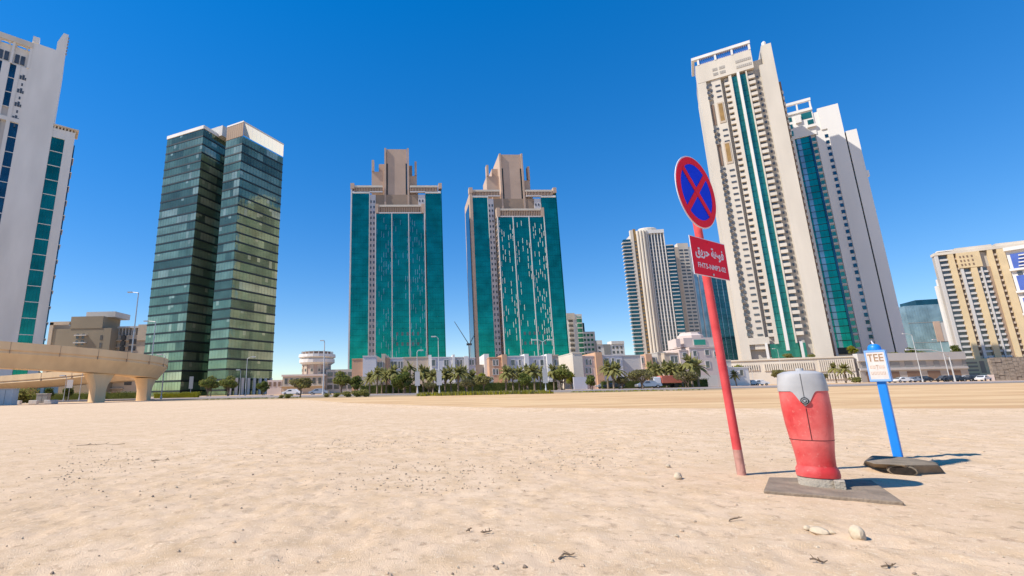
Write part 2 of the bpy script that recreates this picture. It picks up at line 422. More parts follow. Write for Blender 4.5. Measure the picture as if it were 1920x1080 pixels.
# ------------------------------------------------------------------ the two teal towers
def teal(P0, P1, label, seed, pw0, pm, fm='white'):
    rr = random.Random(seed)
    al = math.atan2(P1[1]-P0[1], P1[0]-P0[0])
    root = empty('teal_tower', (P0[0], P0[1], 0), al, label, 'tower', 'pair of teal glass towers with stepped tan tops')
    q = MB(); q.box(1.2, 57.5, .9, 26, 0, 124.8); q.build('core', M['tandark'], root)
    nf = 34; fh = 125.2/nf
    for (u0, u1, zt) in ((pw0+.05, 12.0, 34), (48.3, 58.3, 34)):
        nb = 6; pw = (u1-u0)/nb
        g = MB()
        for i in range(nb): g.box(u0+i*pw+.02, u0+(i+1)*pw-.02, 0, .4, .03, fh-.05)
        o = g.build('glass_band', M['gt'], root); stack(o, nf, fh)
        q = MB(); q.box(u0-.1, u1+.1, -.3, .9, 125.3, 126.6); q.build('coping', M['white'], root)
    for u, mm in (((0, pw0), pm), ((58.35, 58.8), 'gt2')):
        q = MB(); q.box(u[0], u[1], -.4, 26.2, 0, 128.5); q.build('end_pier', M[mm], root)
        u = (u[0], u[0]+1.8) if u[0] == 0 else (57.2, 58.8)
        q = MB(); q.box(u[0]-.3, u[1]+.3, -.6, 3.5, 128.5, 132.3); q.build('pinnacle', M['tan'], root)
    # side glazing on the left flank
    q = MB(); q.box(-.25, -.02, 4, 22, 3, 122); q.build('flank_glass', M['gblue'], root)
    # pale window strips
    for (a, b_, zlo) in ((12.15, 16.0, 0), (43.6, 48.15, 100)):
        q = MB(); q.box(a, b_, .3, 1.0, zlo, 124.5); q.build('window_strip', M['lavender'], root)
        w0 = MB(); w0.box(a+.5, a+1.35, .18, .35, 0, 1.7)
        w1 = MB(); w1.box(a+2.4, a+3.3, .18, .35, 0, 1.7)
        for wm in (w0, w1):
            o = wm.build('window', M['gdark'], root, (0,0,zlo+1)); stack(o, int((124-zlo-2)/fh)+(1 if zlo else 0), fh)
    q = MB(); q.box(11.9, 12.3, -.5, .9, 0, 126); q.build('fin', M['lavender'], root)
    # projecting central bay
    D = -7.0
    q = MB(); q.box(16.6, 46.9, D+.5, .2, 0, 108.8); q.build('bay_core', M['tandark'], root)
    segs = ((16.9, 26.5), (27.0, 37.0), (37.5, 46.9))
    nfb = 30; fb = 108.6/nfb
    for (a, b_) in segs:
        g = MB(); nb = 7; pw = (b_-a)/nb
        for i in range(nb): g.box(a+i*pw+.02, a+(i+1)*pw-.02, D, D+.45, .03, fb-.04)
        o = g.build('bay_glass_band', M['gt'], root); stack(o, nfb, fb)
    for u in (16.5, 26.55, 37.05, 46.95):
        q = MB(); q.box(u-.16, u+.36, D-.45, D+.5, 0, 109); q.build('bay_fin', M['lavender'], root)
    # scattered white fins
    f0 = MB(); f0.box(-.11, .11, -.22, 0, 0, 3.4); proto = None
    for (a, b_), dens in zip(segs, (.42, .30, .52)):
        nb = 7; pw = (b_-a)/nb
        for i in range(nb):
            if dens < .4 and 1 < i < 5 : dd = .1
            else: dd = dens
            z = rr.uniform(0, 6)
            while z < 103:
                if rr.random() < dd:
                    loc = (a+(i+.5)*pw+rr.uniform(-.1,.1), D-.02, z)
                    if proto is None: proto = f0.build('white_fin', M[fm], root, loc)
                    else: dup(proto, loc)
                z += rr.uniform(4.4, 6.6)
    # dark open windows near the foot
    for i in range(5):
        for k in range(2):
            q = MB(); q.box(29+i*3.1, 30.2+i*3.1, D-.03, D+.2, 26+k*6, 28+k*6); q.build('open_window', M['gdark'], root)
    # dark stair windows on the left flank of the bay
    o = MB().box(16.4, 16.58, D+1.5, -.6, .8, 3.0).build('stair_window', M['gdark'], root); stack(o, nfb, fb)
    # balustrades: parapet with uprights under a pale beam
    def balus(u0, u1, y, z0, zt, n):
        q = MB(); q.box(u0, u1, y, y+1.6, zt-1.3, zt); q.build('balustrade_beam', M['cream'], root)
        q = MB(); q.box(u0, u1, y+1.2, y+1.5, z0, zt-1.3); q.build('balustrade_back', M['tandark'], root)
        q = MB(); q.box(u0, u1, y-.1, y+1.6, z0-.7, z0); q.build('balustrade_sill', M['lavender'], root)
        p = MB(); p.box(-.22, .22, y+.1, y+.9, z0, zt-1.3); o = p.build('upright', M['tan'], root, (u0+.5,0,0))
        for i in range(1, n): dup(o, (u0+.5+i*(u1-u0-1)/(n-1), 0, 0))
    balus(18.4, 45.2, D, 109.5, 114.6, 24)
    for u in (16.2, 45.3):
        q = MB(); q.box(u, u+2.1, D-.2, D+4, 108.9, 115.2); q.build('bay_post', M['tan'], root)
    balus(2.1, 20.5, -.2, 126.7, 130.8, 18); balus(38.3, 56.4, -.2, 126.7, 130.8, 18)
    # stepped tan crown
    q = MB(); q.box(16.2, 43.6, 3, 22, 105, 129); q.build('crown_base', M['tan'], root)
    q = MB(); q.box(13.0, 22.0, 5, 20, 126, 143.0); q.box(13.0, 14.5, 4, 8, 143, 151); q.box(17.5, 22, 8, 18, 143, 150)
    q.build('crown_shoulder', M['tan'], root)
    q = MB(); q.box(37.2, 43.0, 5, 20, 126, 140.0); q.box(41.6, 43.0, 4, 8, 140, 150); q.box(37.2, 40.0, 8, 18, 140, 149)
    q.build('crown_shoulder', M['tan'], root)
    q = MB(); q.box(23.0, 36.4, 1.5, 22, 105, 157.5); q.build('crown_core', M['tan'], root)
    for u in (21.6, 36.6):
        q = MB(); q.box(u, u+1.2, .6, 22.2, 105, 157.9); q.build('crown_fin', M['tan'], root)
    for u in (22.95, 35.6):
        q = MB(); q.box(u, u+.85, 1.2, 1.6, 110, 147); q.build('crown_slot', M['darkframe'], root)
    q = MB(); q.box(32, 35, 6, 9, 157.5, 159.4); q.build('roof_unit', M['white'], root)
teal((-49.2,281.1), (9.4,283.9), 'teal glass tower with stepped tan crown, the left one of the pair', 3, .9, 'lavender', 'gpale')
teal((28.5,291.5), (86.8,294.4), 'teal glass tower with stepped tan crown, right of its twin', 5, 1.85, 'tan')

# ------------------------------------------------------------------ tall cream tower (right)
def tower_a():
    al = math.atan2(-12.6, 22.0)
    root = empty('tall_cream_tower', (138.2, 211.6, 0), al, 'tallest cream tower with twin green glass strips behind the red sign', 'tower')
    q = MB(); q.box(1.7, 33.2, 2.6, 24, 0, 150); q.box(1.7, 25, 2.6, 24, 150, 158); q.build('core', M['warmgrey'], root)
    F, z0, n = 3.05, 20.5, 42
    # outer left pier and head block
    q = MB(); q.box(1.5, 5.0, 0, 24.2, 0, 150.2); q.build('corner_pier', M['cream'], root)
    q = MB(); q.box(1.5, 25.2, -.1, 8, 150.25, 160.4); q.build('head_block', M['cream'], root)
    # crown frame with three openings
    q = MB(); q.box(.2, 25.4, -.6, 1.4, 163.7, 165.2); q.build('crown_beam', M['white'], root)
    q = MB(); q.box(.2, 1.5, 1.5, 14, 163.7, 165.1); q.build('crown_beam', M['white'], root)
    for u in (2.6, 10.1, 17.2, 24.4):
        q = MB(); q.box(u, u+.85, -.3, 1.0, 160.4, 163.7); q.build('crown_post', M['white'], root)
    for u in (3.7, 11.2, 18.3):
        for i in range(8):
            q = MB(); q.box(u+i*.78, u+i*.78+.35, .3, .5, 160.45, 163.65); q.build('crown_slat', M['blueglass'], root)
    q = MB(); q.box(3, 25, 4, 5, 160.4, 163.4); q.build('crown_back_wall', M['pale'], root)
    # louvre grilles
    for (a, b_, zz) in ((8.4,10.6,154.6),(11.3,13.8,154.6),(8.4,10.6,152.0),(11.3,13.8,152.0)):
        q = MB(); nn = 4; 
        for i in range(nn): q.box(a+i*(b_-a)/nn+.05, a+(i+1)*(b_-a)/nn-.1, -.25, -.12, zz, zz+1.5)
        q.build('grille', M['warmgrey'], root)
    for zz in (155.2, 152.2):
        for i in range(8):
            q = MB(); q.box(18.3+i*.8, 18.95+i*.8, -.25, -.12, zz, zz+1.4); q.build('louvre', M['warmgrey'], root)
    # balcony side: wall with window slots
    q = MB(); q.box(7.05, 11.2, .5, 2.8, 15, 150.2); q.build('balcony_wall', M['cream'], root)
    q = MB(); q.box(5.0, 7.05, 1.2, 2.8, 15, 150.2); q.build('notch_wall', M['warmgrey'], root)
    a = MB().box(4.75, 5.75, -.12, .1, .5, 1.9).build('corner_window', M['gdark'], root, (0,0,z0)); 
    b_ = MB().box(6.3, 7.15, .3, .6, .3, 1.5).build('notch_window', M['gdark'], root, (0,0,z0+1.4))
    c = MB().box(8.6, 10.6, .32, .56, .4, 1.25).build('balcony_slot', M['gdark'], root, (0,0,z0))
    e = MB().box(5.0, 6.2, .4, 1.25, .2, 1.5).build('notch_slab', M['cream'], root, (0,0,z0))
    gold = [(104.2, 115.5), (126, 137.2)]
    for k in range(1, n):
        z = z0+k*F
        if any(g0-2.5 < z < g1-.5 for g0, g1 in gold):
            continue
        dup(a, (0,0,z)); dup(b_, (0,0,z+1.4)); dup(c, (0,0,z)); dup(e, (0,0,z))
    for g0, g1 in gold:
        q = MB(); q.box(8.0, 10.6, .25, .52, g0, g1); q.build('niche_frame', M['beige'], root)
        q = MB(); q.box(8.5, 10.2, .18, .3, g0+1, g1-.8); q.build('gold_niche', M['gold'], root)
        q = MB(); q.box(5.6, 6.6, .9, 1.3, g0, g1); q.build('niche_side', M['brown'], root)
    # bays of stacked windows
    for (u0, u1) in ((12.6, 14.5), (22.2, 24.9)):
        q = MB(); q.box(u0, u1, 1.6, 2.7, 15, 149.8); q.build('window_bay', M['warmgrey'], root)
        s = MB().box(u0-.05, u1+.05, .3, 1.7, 0, 1.55).build('balcony', M['cream'], root, (0,0,z0-.2)); stack(s, n, F)
        g = MB().box(u0+.3, u1-.3, 1.45, 1.65, 0, 1.35).build('window', M['gdark'], root, (0,0,z0+1.4)); stack(g, n, F)
    for u in ((14.5, 15.75), (21.65, 22.15)):
        q = MB(); q.box(u[0], u[1], .1, 2.7, 17, 149.8); q.build('pier', M['cream'], root)
    for (u0, u1) in ((15.75, 18.0), (19.2, 21.65)):
        g = MB(); pw = (u1-u0)/3
        for i in range(3): g.box(u0+i*pw+.02, u0+(i+1)*pw-.02, .9, 1.2, .03, F-.12)
        o = g.build('glass_band', M['gtA'], root, (0,0,15)); stack(o, 44, F)
    q = MB(); q.box(18.05, 19.1, -.4, 1.5, 14, 150.2); q.build('white_fin', M['white'], root)
    q = MB(); q.box(12.5, 25.0, 1.2, 2.5, 11, 17); q.build('lobby_glass', M['gtA'], root)
    # recess and blank slab on the right
    o = MB().box(25.9, 26.6, 2.3, 2.65, 0, 1.2).build('recess_window', M['gdark'], root, (0,0,z0)); stack(o, n, F)
    q = MB(); q.box(27.4, 33.3, -.2, 24.4, 0, 150.5); q.box(29.4, 33.3, -.2, 12, 150.5, 160.5); q.build('blank_slab', M['cream'], root)
    q = MB(); q.box(25.2, 29.3, 4, 12, 150.5, 156); q.build('roof_wall', M['cream'], root)
    q = MB(); q.loft([[ (30.8+.9*math.cos(k*.785)*s, 1+.9*math.sin(k*.785)*s, z) for k in range(8)] for z, s in ((160.5,1),(162.3,1),(162.8,.6))]); q.build('roof_tank', M['white'], root)
    q = MB(); q.box(33.35, 34.4, 1.5, 20, 0, 140); q.build('side_strip', M['brown'], root)
    o = MB().box(33.9, 34.6, 1.2, 1.6, 0, 1.6).build('side_balcony', M['cream'], root, (0,0,z0)); stack(o, 38, F)
    # colonnade at the foot
    q = MB(); q.box(5.0, 12.5, -.1, .6, 17.2, 20.2); q.build('portal_lintel', M['cream'], root)
    for u in (10.6, 22.8):
        q = MB(); q.box(u, u+.9, -1.2, -.3, 8, 17.5); q.build('column', M['white'], root)
tower_a()

def tower_b():
    al = math.atan2(-5.2, 8.1)
    root = empty('shaded_cream_tower', (191.2, 222.7, 0), al, 'cream tower in the shade with one green glass strip, behind the tallest tower', 'tower')
    F, z0, n = 3.4, 16, 32
    q = MB(); q.box(.0, 10.7, 2.2, 30, 0, 139); q.box(10.2, 13.2, .6, 28, 0, 136.5); q.build('core', M['bwhite'], root)
    q = MB(); q.box(-12, 0, 12, 30, 0, 128); q.build('rear_wing', M['bwhite'], root)
    # crown frame
    q = MB(); q.box(-.4, 10.9, -.5, 1, 143.6, 145); q.build('crown_beam', M['white'], root)
    for u in (0, 4.7, 10.1):
        q = MB(); q.box(u, u+.6, -.3, .7, 139.6, 143.6); q.build('crown_post', M['white'], root)
    q = MB(); q.box(-.3, 10.8, -.4, 1, 138.2, 139.6); q.build('crown_beam', M['white'], root)
    for (u0,u1,zz0,zz1,m) in ((0,10.7,124.6,138.2,'cream'),):
        q = MB(); q.box(u0,u1,.2,2.3,zz0,zz1); q.build('head_block', M['bwhite'], root)
    for (u0,u1,zz0,zz1) in ((.3,2.0,134.5,137),(.3,1.8,130.5,133),(.3,1.6,126.4,129.2),(6.0,10.2,134,137.4),(8.0,10.4,130.5,133.0)):
        q = MB(); q.box(u0,u1,.08,.3,zz0,zz1); q.build('penthouse_window', M['gtA'], root)
    q = MB(); q.box(3.2, 5.6, -.8, .3, 132.6, 136.6); q.build('penthouse_bay', M['white'], root)
    q = MB(); q.box(7.4, 10.9, -.9, .3, 128.6, 129.8); q.build('penthouse_balcony', M['white'], root)
    q = MB(); q.box(-.1, 1.5, .3, 2.3, 0, 124.6); q.build('corner_pier', M['bwhite'], root)
    # glass strip, one pane row per storey
    g = MB(); g.box(1.65, 2.3, 1.0, 1.3, .05, F-.3); g.box(2.35, 3.9, .8, 1.3, .05, F-.3, 1); g.box(3.95, 5.6, 1.0, 1.3, .05, F-.3, 2); g.box(5.65, 7.3, 1.0, 1.3, .05, F-.3, 2)
    o = g.build('glass_band', [M['gt2'], M['gpale'], M['gt']], root, (0,0,z0)); stack(o, n, F)
    q = MB(); q.box(1.6, 7.3, 1.05, 1.5, z0-3, z0+n*F); q.build('glass_backing', M['darkframe'], root)
    q = MB(); q.box(7.35, 8.15, .4, 1.5, z0-3, 124.6); q.build('dark_fin', M['gblue'], root)
    q = MB(); q.box(8.15, 10.2, 1.2, 2.0, 10, 124.6); q.build('window_bay', M['pale'], root)
    o = MB().box(8.4, 9.9, 1.08, 1.25, 0, 1.9).build('window', M['gtA'], root, (0,0,z0)); stack(o, n, F)
    o = MB().box(8.2, 10.1, .7, 1.2, 0, .7).build('balcony', M['pale'], root, (0,0,z0-1)); stack(o, n, F)
    # blank slabs
    q = MB(); q.box(13.2, 15.0, .55, 26, 0, 132); q.build('window_wall', M['bwhite'], root)
    q = MB(); q.box(15.0, 20.9, .0, 26, 0, 138); q.box(12.7, 15.0, .0, 26, 126, 138); q.build('blank_slab', M['bwhite'], root)
    o = MB().box(13.5, 14.8, .4, .6, 0, 1.8).build('slot_window', M['gblue'], root, (0,0,z0)); stack(o, n, F)
    q = MB(); q.box(20.9, 21.5, 1.0, 24, 0, 122); q.build('joint', M['darkframe'], root)
    q = MB(); q.box(21.5, 25.6, .3, 24, 0, 122.3); q.build('end_slab', M['bwhite'], root)
    q = MB(); q.box(25.6, 26.4, .2, 2, 97, 100); q.build('end_bracket', M['white'], root)
tower_b()

# podium deck in front of both towers
def podium():
    P0 = Vector((112.0, 186.0, 0)); P1 = Vector((150.0, 167.0, 0)); P2 = Vector((186, 167, 0))
    root = empty('podium_block', P0, math.atan2(P1.y-P0.y, P1.x-P0.x), 'cream car park podium with rows of upright slots below the tall tower', 'podium')
    L = (P1-P0).length
    q = MB(); q.box(0, L, .5, 14, 0, 8.9); q.build('wall', M['cream'], root)
    q = MB(); q.box(-.2, L, .1, 3, 8.9, 9.4); q.build('coping', M['cream'], root)
    # slots: dark openings with ribs between
    for (u0, u1, zz, hh, nn) in ((4, 14, 5.6, 1.5, 14), (16, 30.5, 5.3, 2.0, 22), (32.5, 42, 4.5, 3.4, 16), (27, 42, 1.7, 1.4, 20)):
        q = MB(); q.box(u0, u1, .44, .52, zz, zz+hh); q.build('slot_row', M['black'], root)
        p = MB(); p.box(-.2, .22, .1, .5, zz-.4, zz+hh+.4); o = p.build('rib', M['cream'], root, (u0,0,0))
        for i in range(1, nn+1): dup(o, (u0+i*(u1-u0)/nn, 0, 0))
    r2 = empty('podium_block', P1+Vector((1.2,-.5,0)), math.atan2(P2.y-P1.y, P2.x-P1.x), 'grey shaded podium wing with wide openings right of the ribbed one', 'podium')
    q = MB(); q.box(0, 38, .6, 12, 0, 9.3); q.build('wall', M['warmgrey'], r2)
    q = MB(); q.box(-.1, 38, .2, 2, 7.3, 10.0); q.build('parapet', M['pale'], r2)
    q = MB(); q.box(0, 38, .25, 1, 4.1, 4.9); q.build('ledge', M['pale'], r2)
    for i in range(8):
        q = MB(); q.box(1+i*5.1, 5.0+i*4.7, .5, .65, 4.9, 7.0); q.build('opening', M['grey'], r2)
    for i in range(5):
        q = MB(); q.box(2+i*7.2, 6.4+i*7.2, .5, .66, .2, 3.6); q.build('opening', M['brown'], r2)
podium()

# ------------------------------------------------------------------ left white tower
def tower_left():
    root = empty('left_white_tower', (-187.8, 190.4, 0), math.atan2(6.5, 7.6), 'white tower cut by the left edge with blank shaded slab and blue glass strips', 'tower')
    q = MB(); q.box(-24, 14, 1.2, 26, 0, 152); q.box(14, 22.4, 1.2, 9, 0, 122); q.build('core', M['pale'], root)
    q = MB(); q.box(1.95, 14.1, 0, 26.2, 0, 166.4); q.build('blank_slab', M['white'], root)
    q = MB(); q.prism([(10.4,0),(14.1,0),(14.1,6),(10.4,6)], 166.4, 171)
    q.loft([[(10.4,0,171),(14.1,0,171),(14.1,6,171),(10.4,6,171)],[(12.2,0,177.0),(14.1,0,177.0),(14.1,5,177.0),(12.2,5,177.0)]]); q.build('roof_horn', M['white'], root)
    for i in range(6):
        q = MB(); q.box(14.12, 14.6, .3, 1.0, 166+i*1.8, 166.8+i*1.8); q.build('horn_rung', M['grey'], root)
    q = MB(); q.box(1.5, 4.0, -.3, 3, 166.4, 169.5); q.build('roof_block', M['white'], root)
    B = 7.25
    def gcol(u0, u1, zb, zt, name='glass_band', m='gblue'):
        n_ = int((zt-zb)/B)+1; zb = zt-n_*B; g = MB(); nb = max(2, round((u1-u0)/1.3)); pw = (u1-u0)/nb
        for i in range(nb):
            for k in range(2): g.box(u0+i*pw+.02, u0+(i+1)*pw-.02, .7, 1.1, .35+k*(B-.35)/2, .35+(k+1)*(B-.35)/2-.04)
        o = g.build(name, M[m], root, (0,0,zb)); stack(o, n_, B)
        l = MB().box(u0-.05, u1+.05, .45, 1.1, 0, .3).build('transom', M['white'], root, (0,0,zb)); stack(l, n_+1, B)
    # front strips left of the slab
    for (u0, u1, zt) in ((-24,-9.6,152),(-7.2,-4.5,152),(-2.3,-.9,152)):
        q = MB(); q.box(u0, u1, 0, 1.3, 0, zt); q.build('pier', M['white'], root)
    q = MB(); q.box(-.9, 1.95, .3, 1.3, 124.5, 152); q.build('window_wall', M['white'], root)
    q = MB(); q.box(-24, 1.95, -.05, 1.4, 123.4, 125.4); q.build('band', M['white'], root)
    gcol(-4.5, -2.3, 131, 152); gcol(-1.0, 1.9, 7, 123.2); gcol(-9.5, -7.2, 131, 152); gcol(-7.0, -4.2, 7, 123.2)
    for k in range(4):
        z = 145.5-k*7
        for (a, b_, h, zz) in ((-.6,.15,2.0,z),(.3,1.1,2.6,z),(.4,1.0,1.4,z-3.2),(1.2,1.7,1.4,z)):
            q = MB(); q.box(a, b_, .2, .35, zz, zz+h); q.build('window', M['gdark'], root)
    # crown with rounded openings
    for u in (-22,-16,-10.6,-4.9,1.2):
        q = MB(); q.box(u, u+.9, -.2, 1.2, 152, 163); q.build('crown_post', M['white'], root)
    q = MB(); q.box(-24, 2.0, -.5, 1.6, 162.8, 165.6); q.build('crown_beam', M['cream'], root)
    for u in (-21.1,-15.1,-9.7,-4.0):
        pts = []
        wd = 4.6 if u > -5 else 4.2
        q = MB()
        for k in range(8):
            a0, a1 = math.pi*k/8, math.pi*(k+1)/8
            x0, x1 = u+wd/2-wd/2*math.cos(a0), u+wd/2-wd/2*math.cos(a1)
            zA, zB_ = 160+2.8*math.sin(a0), 160+2.8*math.sin(a1)
            q.face([(x0,0,zA),(x1,0,zB_),(x1,0,162.8),(x0,0,162.8)]); q.face([(x0,0,zA),(x0,1,zA),(x1,1,zB_),(x1,0,zB_)])
        q.build('crown_arch', M['cream'], root)
        for i in range(2):
            q = MB(); q.box(u+.6+i*2, u+2.1+i*2, 1.3, 1.6, 153.5, 158); q.build('crown_window', M['gdark'], root)
    q = MB(); q.box(-24, 1.9, 1.65, 3, 152, 162); q.build('crown_wall', M['white'], root)
    # lower block on the right
    q = MB(); q.box(19.0, 22.6, .1, 9.2, 0, 126); q.build('pier', M['white'], root)
    q = MB(); q.box(14.1, 22.6, .3, 9, 121.3, 126); q.build('band', M['white'], root)
    q = MB(); q.box(14.1, 23.8, -.6, 9.5, 127.2, 127.8); q.build('roof_slab', M['cream'], root)
    for i in range(7):
        q = MB(); q.box(14.4+i*1.3, 15.0+i*1.3, .2, .6, 126, 127.2); q.build('roof_post', M['cream'], root)
    gcol(14.2, 18.95, 5.5, 121.4, 'glass_band', 'gt2')
    g = MB()
    for k in range(2): g.box(22.65, 23.1, .6, 8.6, .3+k*3.5, 3.6+k*3.5)
    o = g.build('side_glass', M['gblue'], root, (0,0,4)); stack(o, 16, B)
    l = MB().box(22.6, 23.5, .4, 9, 0, .25).build('side_ledge', M['white'], root, (0,0,4)); stack(l, 16, B)
    # podium at the foot
    q = MB(); q.box(-24, 30, -6, 1, 0, 6.5); q.build('podium', M['pale'], root)
    for i in range(12):
        q = MB(); q.box(-10+i*3.2, -8+i*3.2, -6.1, -5.95, 1.5, 5.2); q.build('podium_window', M['gblue'], root)
tower_left()

# ------------------------------------------------------------------ far blocks
def block(name, label, cat, P0, P1, H, D, m, group=None):
    root = empty(name, (P0[0], P0[1], 0), math.atan2(P1[1]-P0[1], P1[0]-P0[0]), label, cat, group)
    L = math.dist(P0, P1)
    q = MB(); q.box(0, L, 0, D, 0, H); q.build('wall', m, root)
    return root, L
# brown block behind the viaduct
r, L = block('brown_block', 'olive brown low block behind the viaduct beside the white tower', 'building', (-204,250), (-172,250), 36.5, 20, M['olive'])
MB().box(9.5, 27, -.2, 14, 36.5, 43).build('penthouse', M['olive'], r)
MB().box(15, 31, 3, 16, 43, 46).build('penthouse', M['pale'], r)
MB().box(-1.5, .5, -.4, 14, 0, 40).build('pier', M['beige'], r); MB().box(-1.5, 9, -.4, .8, 38.6, 40.4).build('roof_rail', M['beige'], r)
for (u, z) in ((13.5,31),(13.5,27.5),(13.5,23),(16.5,31),(16.5,27.5),(26.5,30),(26.5,26),(26.5,22),(26.5,18)):
    MB().box(u, u+1.3, -.1, .1, z, z+2.6).build('window', M['gdark'], r)
for z in (33, 29, 24.5, 20): MB().box(13, 19.5, -1.2, 0, z-.6, z).build('balcony', M['pale'], r)
r, L = block('beige_block', 'beige block with slatted roof frame left of the green office tower', 'building', (-172,256), (-138,256), 33, 16, M['beige'])
for i in range(7): MB().box(i*1.8, i*1.8+.4, 0, 5, 33, 37).build('roof_post', M['pale'], r)
MB().box(-.5, 13, -.4, 6, 37, 38).build('roof_beam', M['pale'], r)
MB().box(11, 30, -.6, 10, 30, 38.8).build('head_block', M['beige'], r)
for i in range(7): MB().box(6.5, 10.5, -.14, .1, 6+i*3.7, 8.6+i*3.7).build('window', M['gdark'], r)
MB().box(17, 20, -.7, .2, 8, 33).build('recess', M['tandark'], r)
for i in range(8): MB().box(-1.0, 6.4, -1.2, 0, 4+i*3.7, 4.6+i*3.7).build('balcony', M['beige'], r)

# round-topped building
def round_building():
    root = empty('round_top_building', (-38.0, 152, 0), 0, 'small building topped by a wide white round crown, between office and teal tower', 'building')
    def ring(rx, ry, z, n=20, cx=0, cy=6): return [(cx+rx*math.cos(6.2832*k/n), cy+ry*math.sin(6.2832*k/n), z) for k in range(n)]
    q = MB(); q.loft([ring(4.6,4.6,0), ring(4.6,4.6,10.2)]); q.build('drum', M['tan'], root)
    q = MB(); q.loft([ring(4.7,4.7,9.4), ring(5.8,5.8,10.1), ring(5.8,5.8,11.2), ring(5.2,5.2,11.2)]); q.build('gallery', M['white'], root)
    q = MB(); q.loft([ring(5.0,5.0,11.2), ring(6.1,6.1,11.9), ring(6.0,6.0,12.8), ring(5.2,5.2,12.8)]); q.build('gallery', M['white'], root)
    q = MB(); q.loft([ring(4.7,4.7,12.8), ring(4.7,4.7,13.7)]); q.build('roof_drum', M['brown'], root)
    for i in range(20):
        a = 6.2832*i/20
        MB().box(-.12,.12,-.1,.1,0,1.0).build('roof_post', M['pale'], root, (5.1*math.cos(a), 6+5.1*math.sin(a), 12.8))
    for a in (3.6, 4.1, 4.6, 5.1, 5.6):
        MB().box(-.6,.6,-.25,.2,0,6.2).build('pilaster', M['beige'], root, (4.6*math.cos(a), 6+4.6*math.sin(a), 3.5), a+1.5708)
        for z in (5.2, 7.2): MB().box(-.3,.3,-.32,-.2,0,.8).build('window', M['gdark'], root, (4.6*math.cos(a), 6+4.6*math.sin(a), z), a+1.5708)
    MB().box(-9.5, 4.0, 0, 10, 0, 5.6).build('wing', M['beige'], root)
    MB().box(-9.8, 4.2, -.3, 10, 5.6, 6.2).build('wing_coping', M['pink'], root)
    MB().box(4.05, 13.5, 1.5, 10, 0, 7.6).build('side_wing', M['warmgrey'], root)
    for i in range(7): MB().box(-8.8+i*1.8, -7.9+i*1.8, -.08, .1, 3.2, 5.0).build('wing_window', M['gdark'], root)
    MB().box(-9.9, 4.3, -1.2, 0, 2.4, 2.75).build('canopy', M['beige'], root)
    for k in range(3):
        for i in range(4): MB().box(4.6+i*2.2, 6.2+i*2.2, 1.4, 1.55, 1.4+k*2, 2.7+k*2).build('side_window', M['gdark'], root)
    MB().box(-14.5, -9.85, .5, 8, 0, 4.6).build('annex', M['pink'], root)
    for i in range(3): MB().box(-14+i*1.5, -13.2+i*1.5, .4, .55, 2.6, 4).build('annex_window', M['brown'], root)
round_building()

# white/green block right of the second teal tower
r, L = block('white_flat_block', 'slim white apartment block close beside the right teal tower', 'building', (104,350), (115.5,350), 54, 14, M['white'])
MB().box(-.2, 6, -.6, .1, 50, 54.8).build('parapet', M['cream'], r)
o = MB().box(1, 4.6, -.9, 0, 0, 1.1).build('balcony', M['cream'], r, (0,0,6)); stack(o, 12, 3.7)
o = MB().box(1.2, 4.4, -.1, .1, 0, 1.8).build('window', M['gdark'], r, (0,0,7.3)); stack(o, 12, 3.7)
MB().box(7.5, 11.0, -.3, .2, 4, 52).build('glass_strip', M['gtA'], r)
o = MB().box(7.4, 11.2, -.8, -.3, 0, .8).build('balcony_slab', M['white'], r, (0,0,6)); stack(o, 13, 3.7)
r, L = block('green_flat_block', 'lower grey green flat block stepping down from the slim white one', 'building', (115.8,354), (125.5,354), 41, 12, M['pale'])
MB().box(0, 3, 2, 10, 41, 48).build('stair_head', M['gblue'], r)
for u in (.8, 3.6, 6.4):
    o = MB().box(u, u+1.8, -.1, .1, 0, 1.8).build('window', M['gtA'], r, (0,0,5)); stack(o, 10, 3.6)
r, L = block('white_low_block', 'white low block with arched rooftop seen over the grey villa', 'building', (125.5,352), (146,352), 31, 14, M['white'])
MB().box(0, 4, -.5, 6, 31, 34).build('roof_block', M['white'], r); MB().box(11, 20.6, -.5, 8, 31, 33.2).build('roof_block', M['white'], r)
MB().box(5, 10, -.25, .1, 14, 31).build('recess', M['grey'], r)
for u in (1, 11.5, 14.5, 17.5):
    o = MB().box(u, u+1.5, -.1, .1, 0, 1.9).build('window', M['gdark'], r, (0,0,10)); stack(o, 6, 3.5)

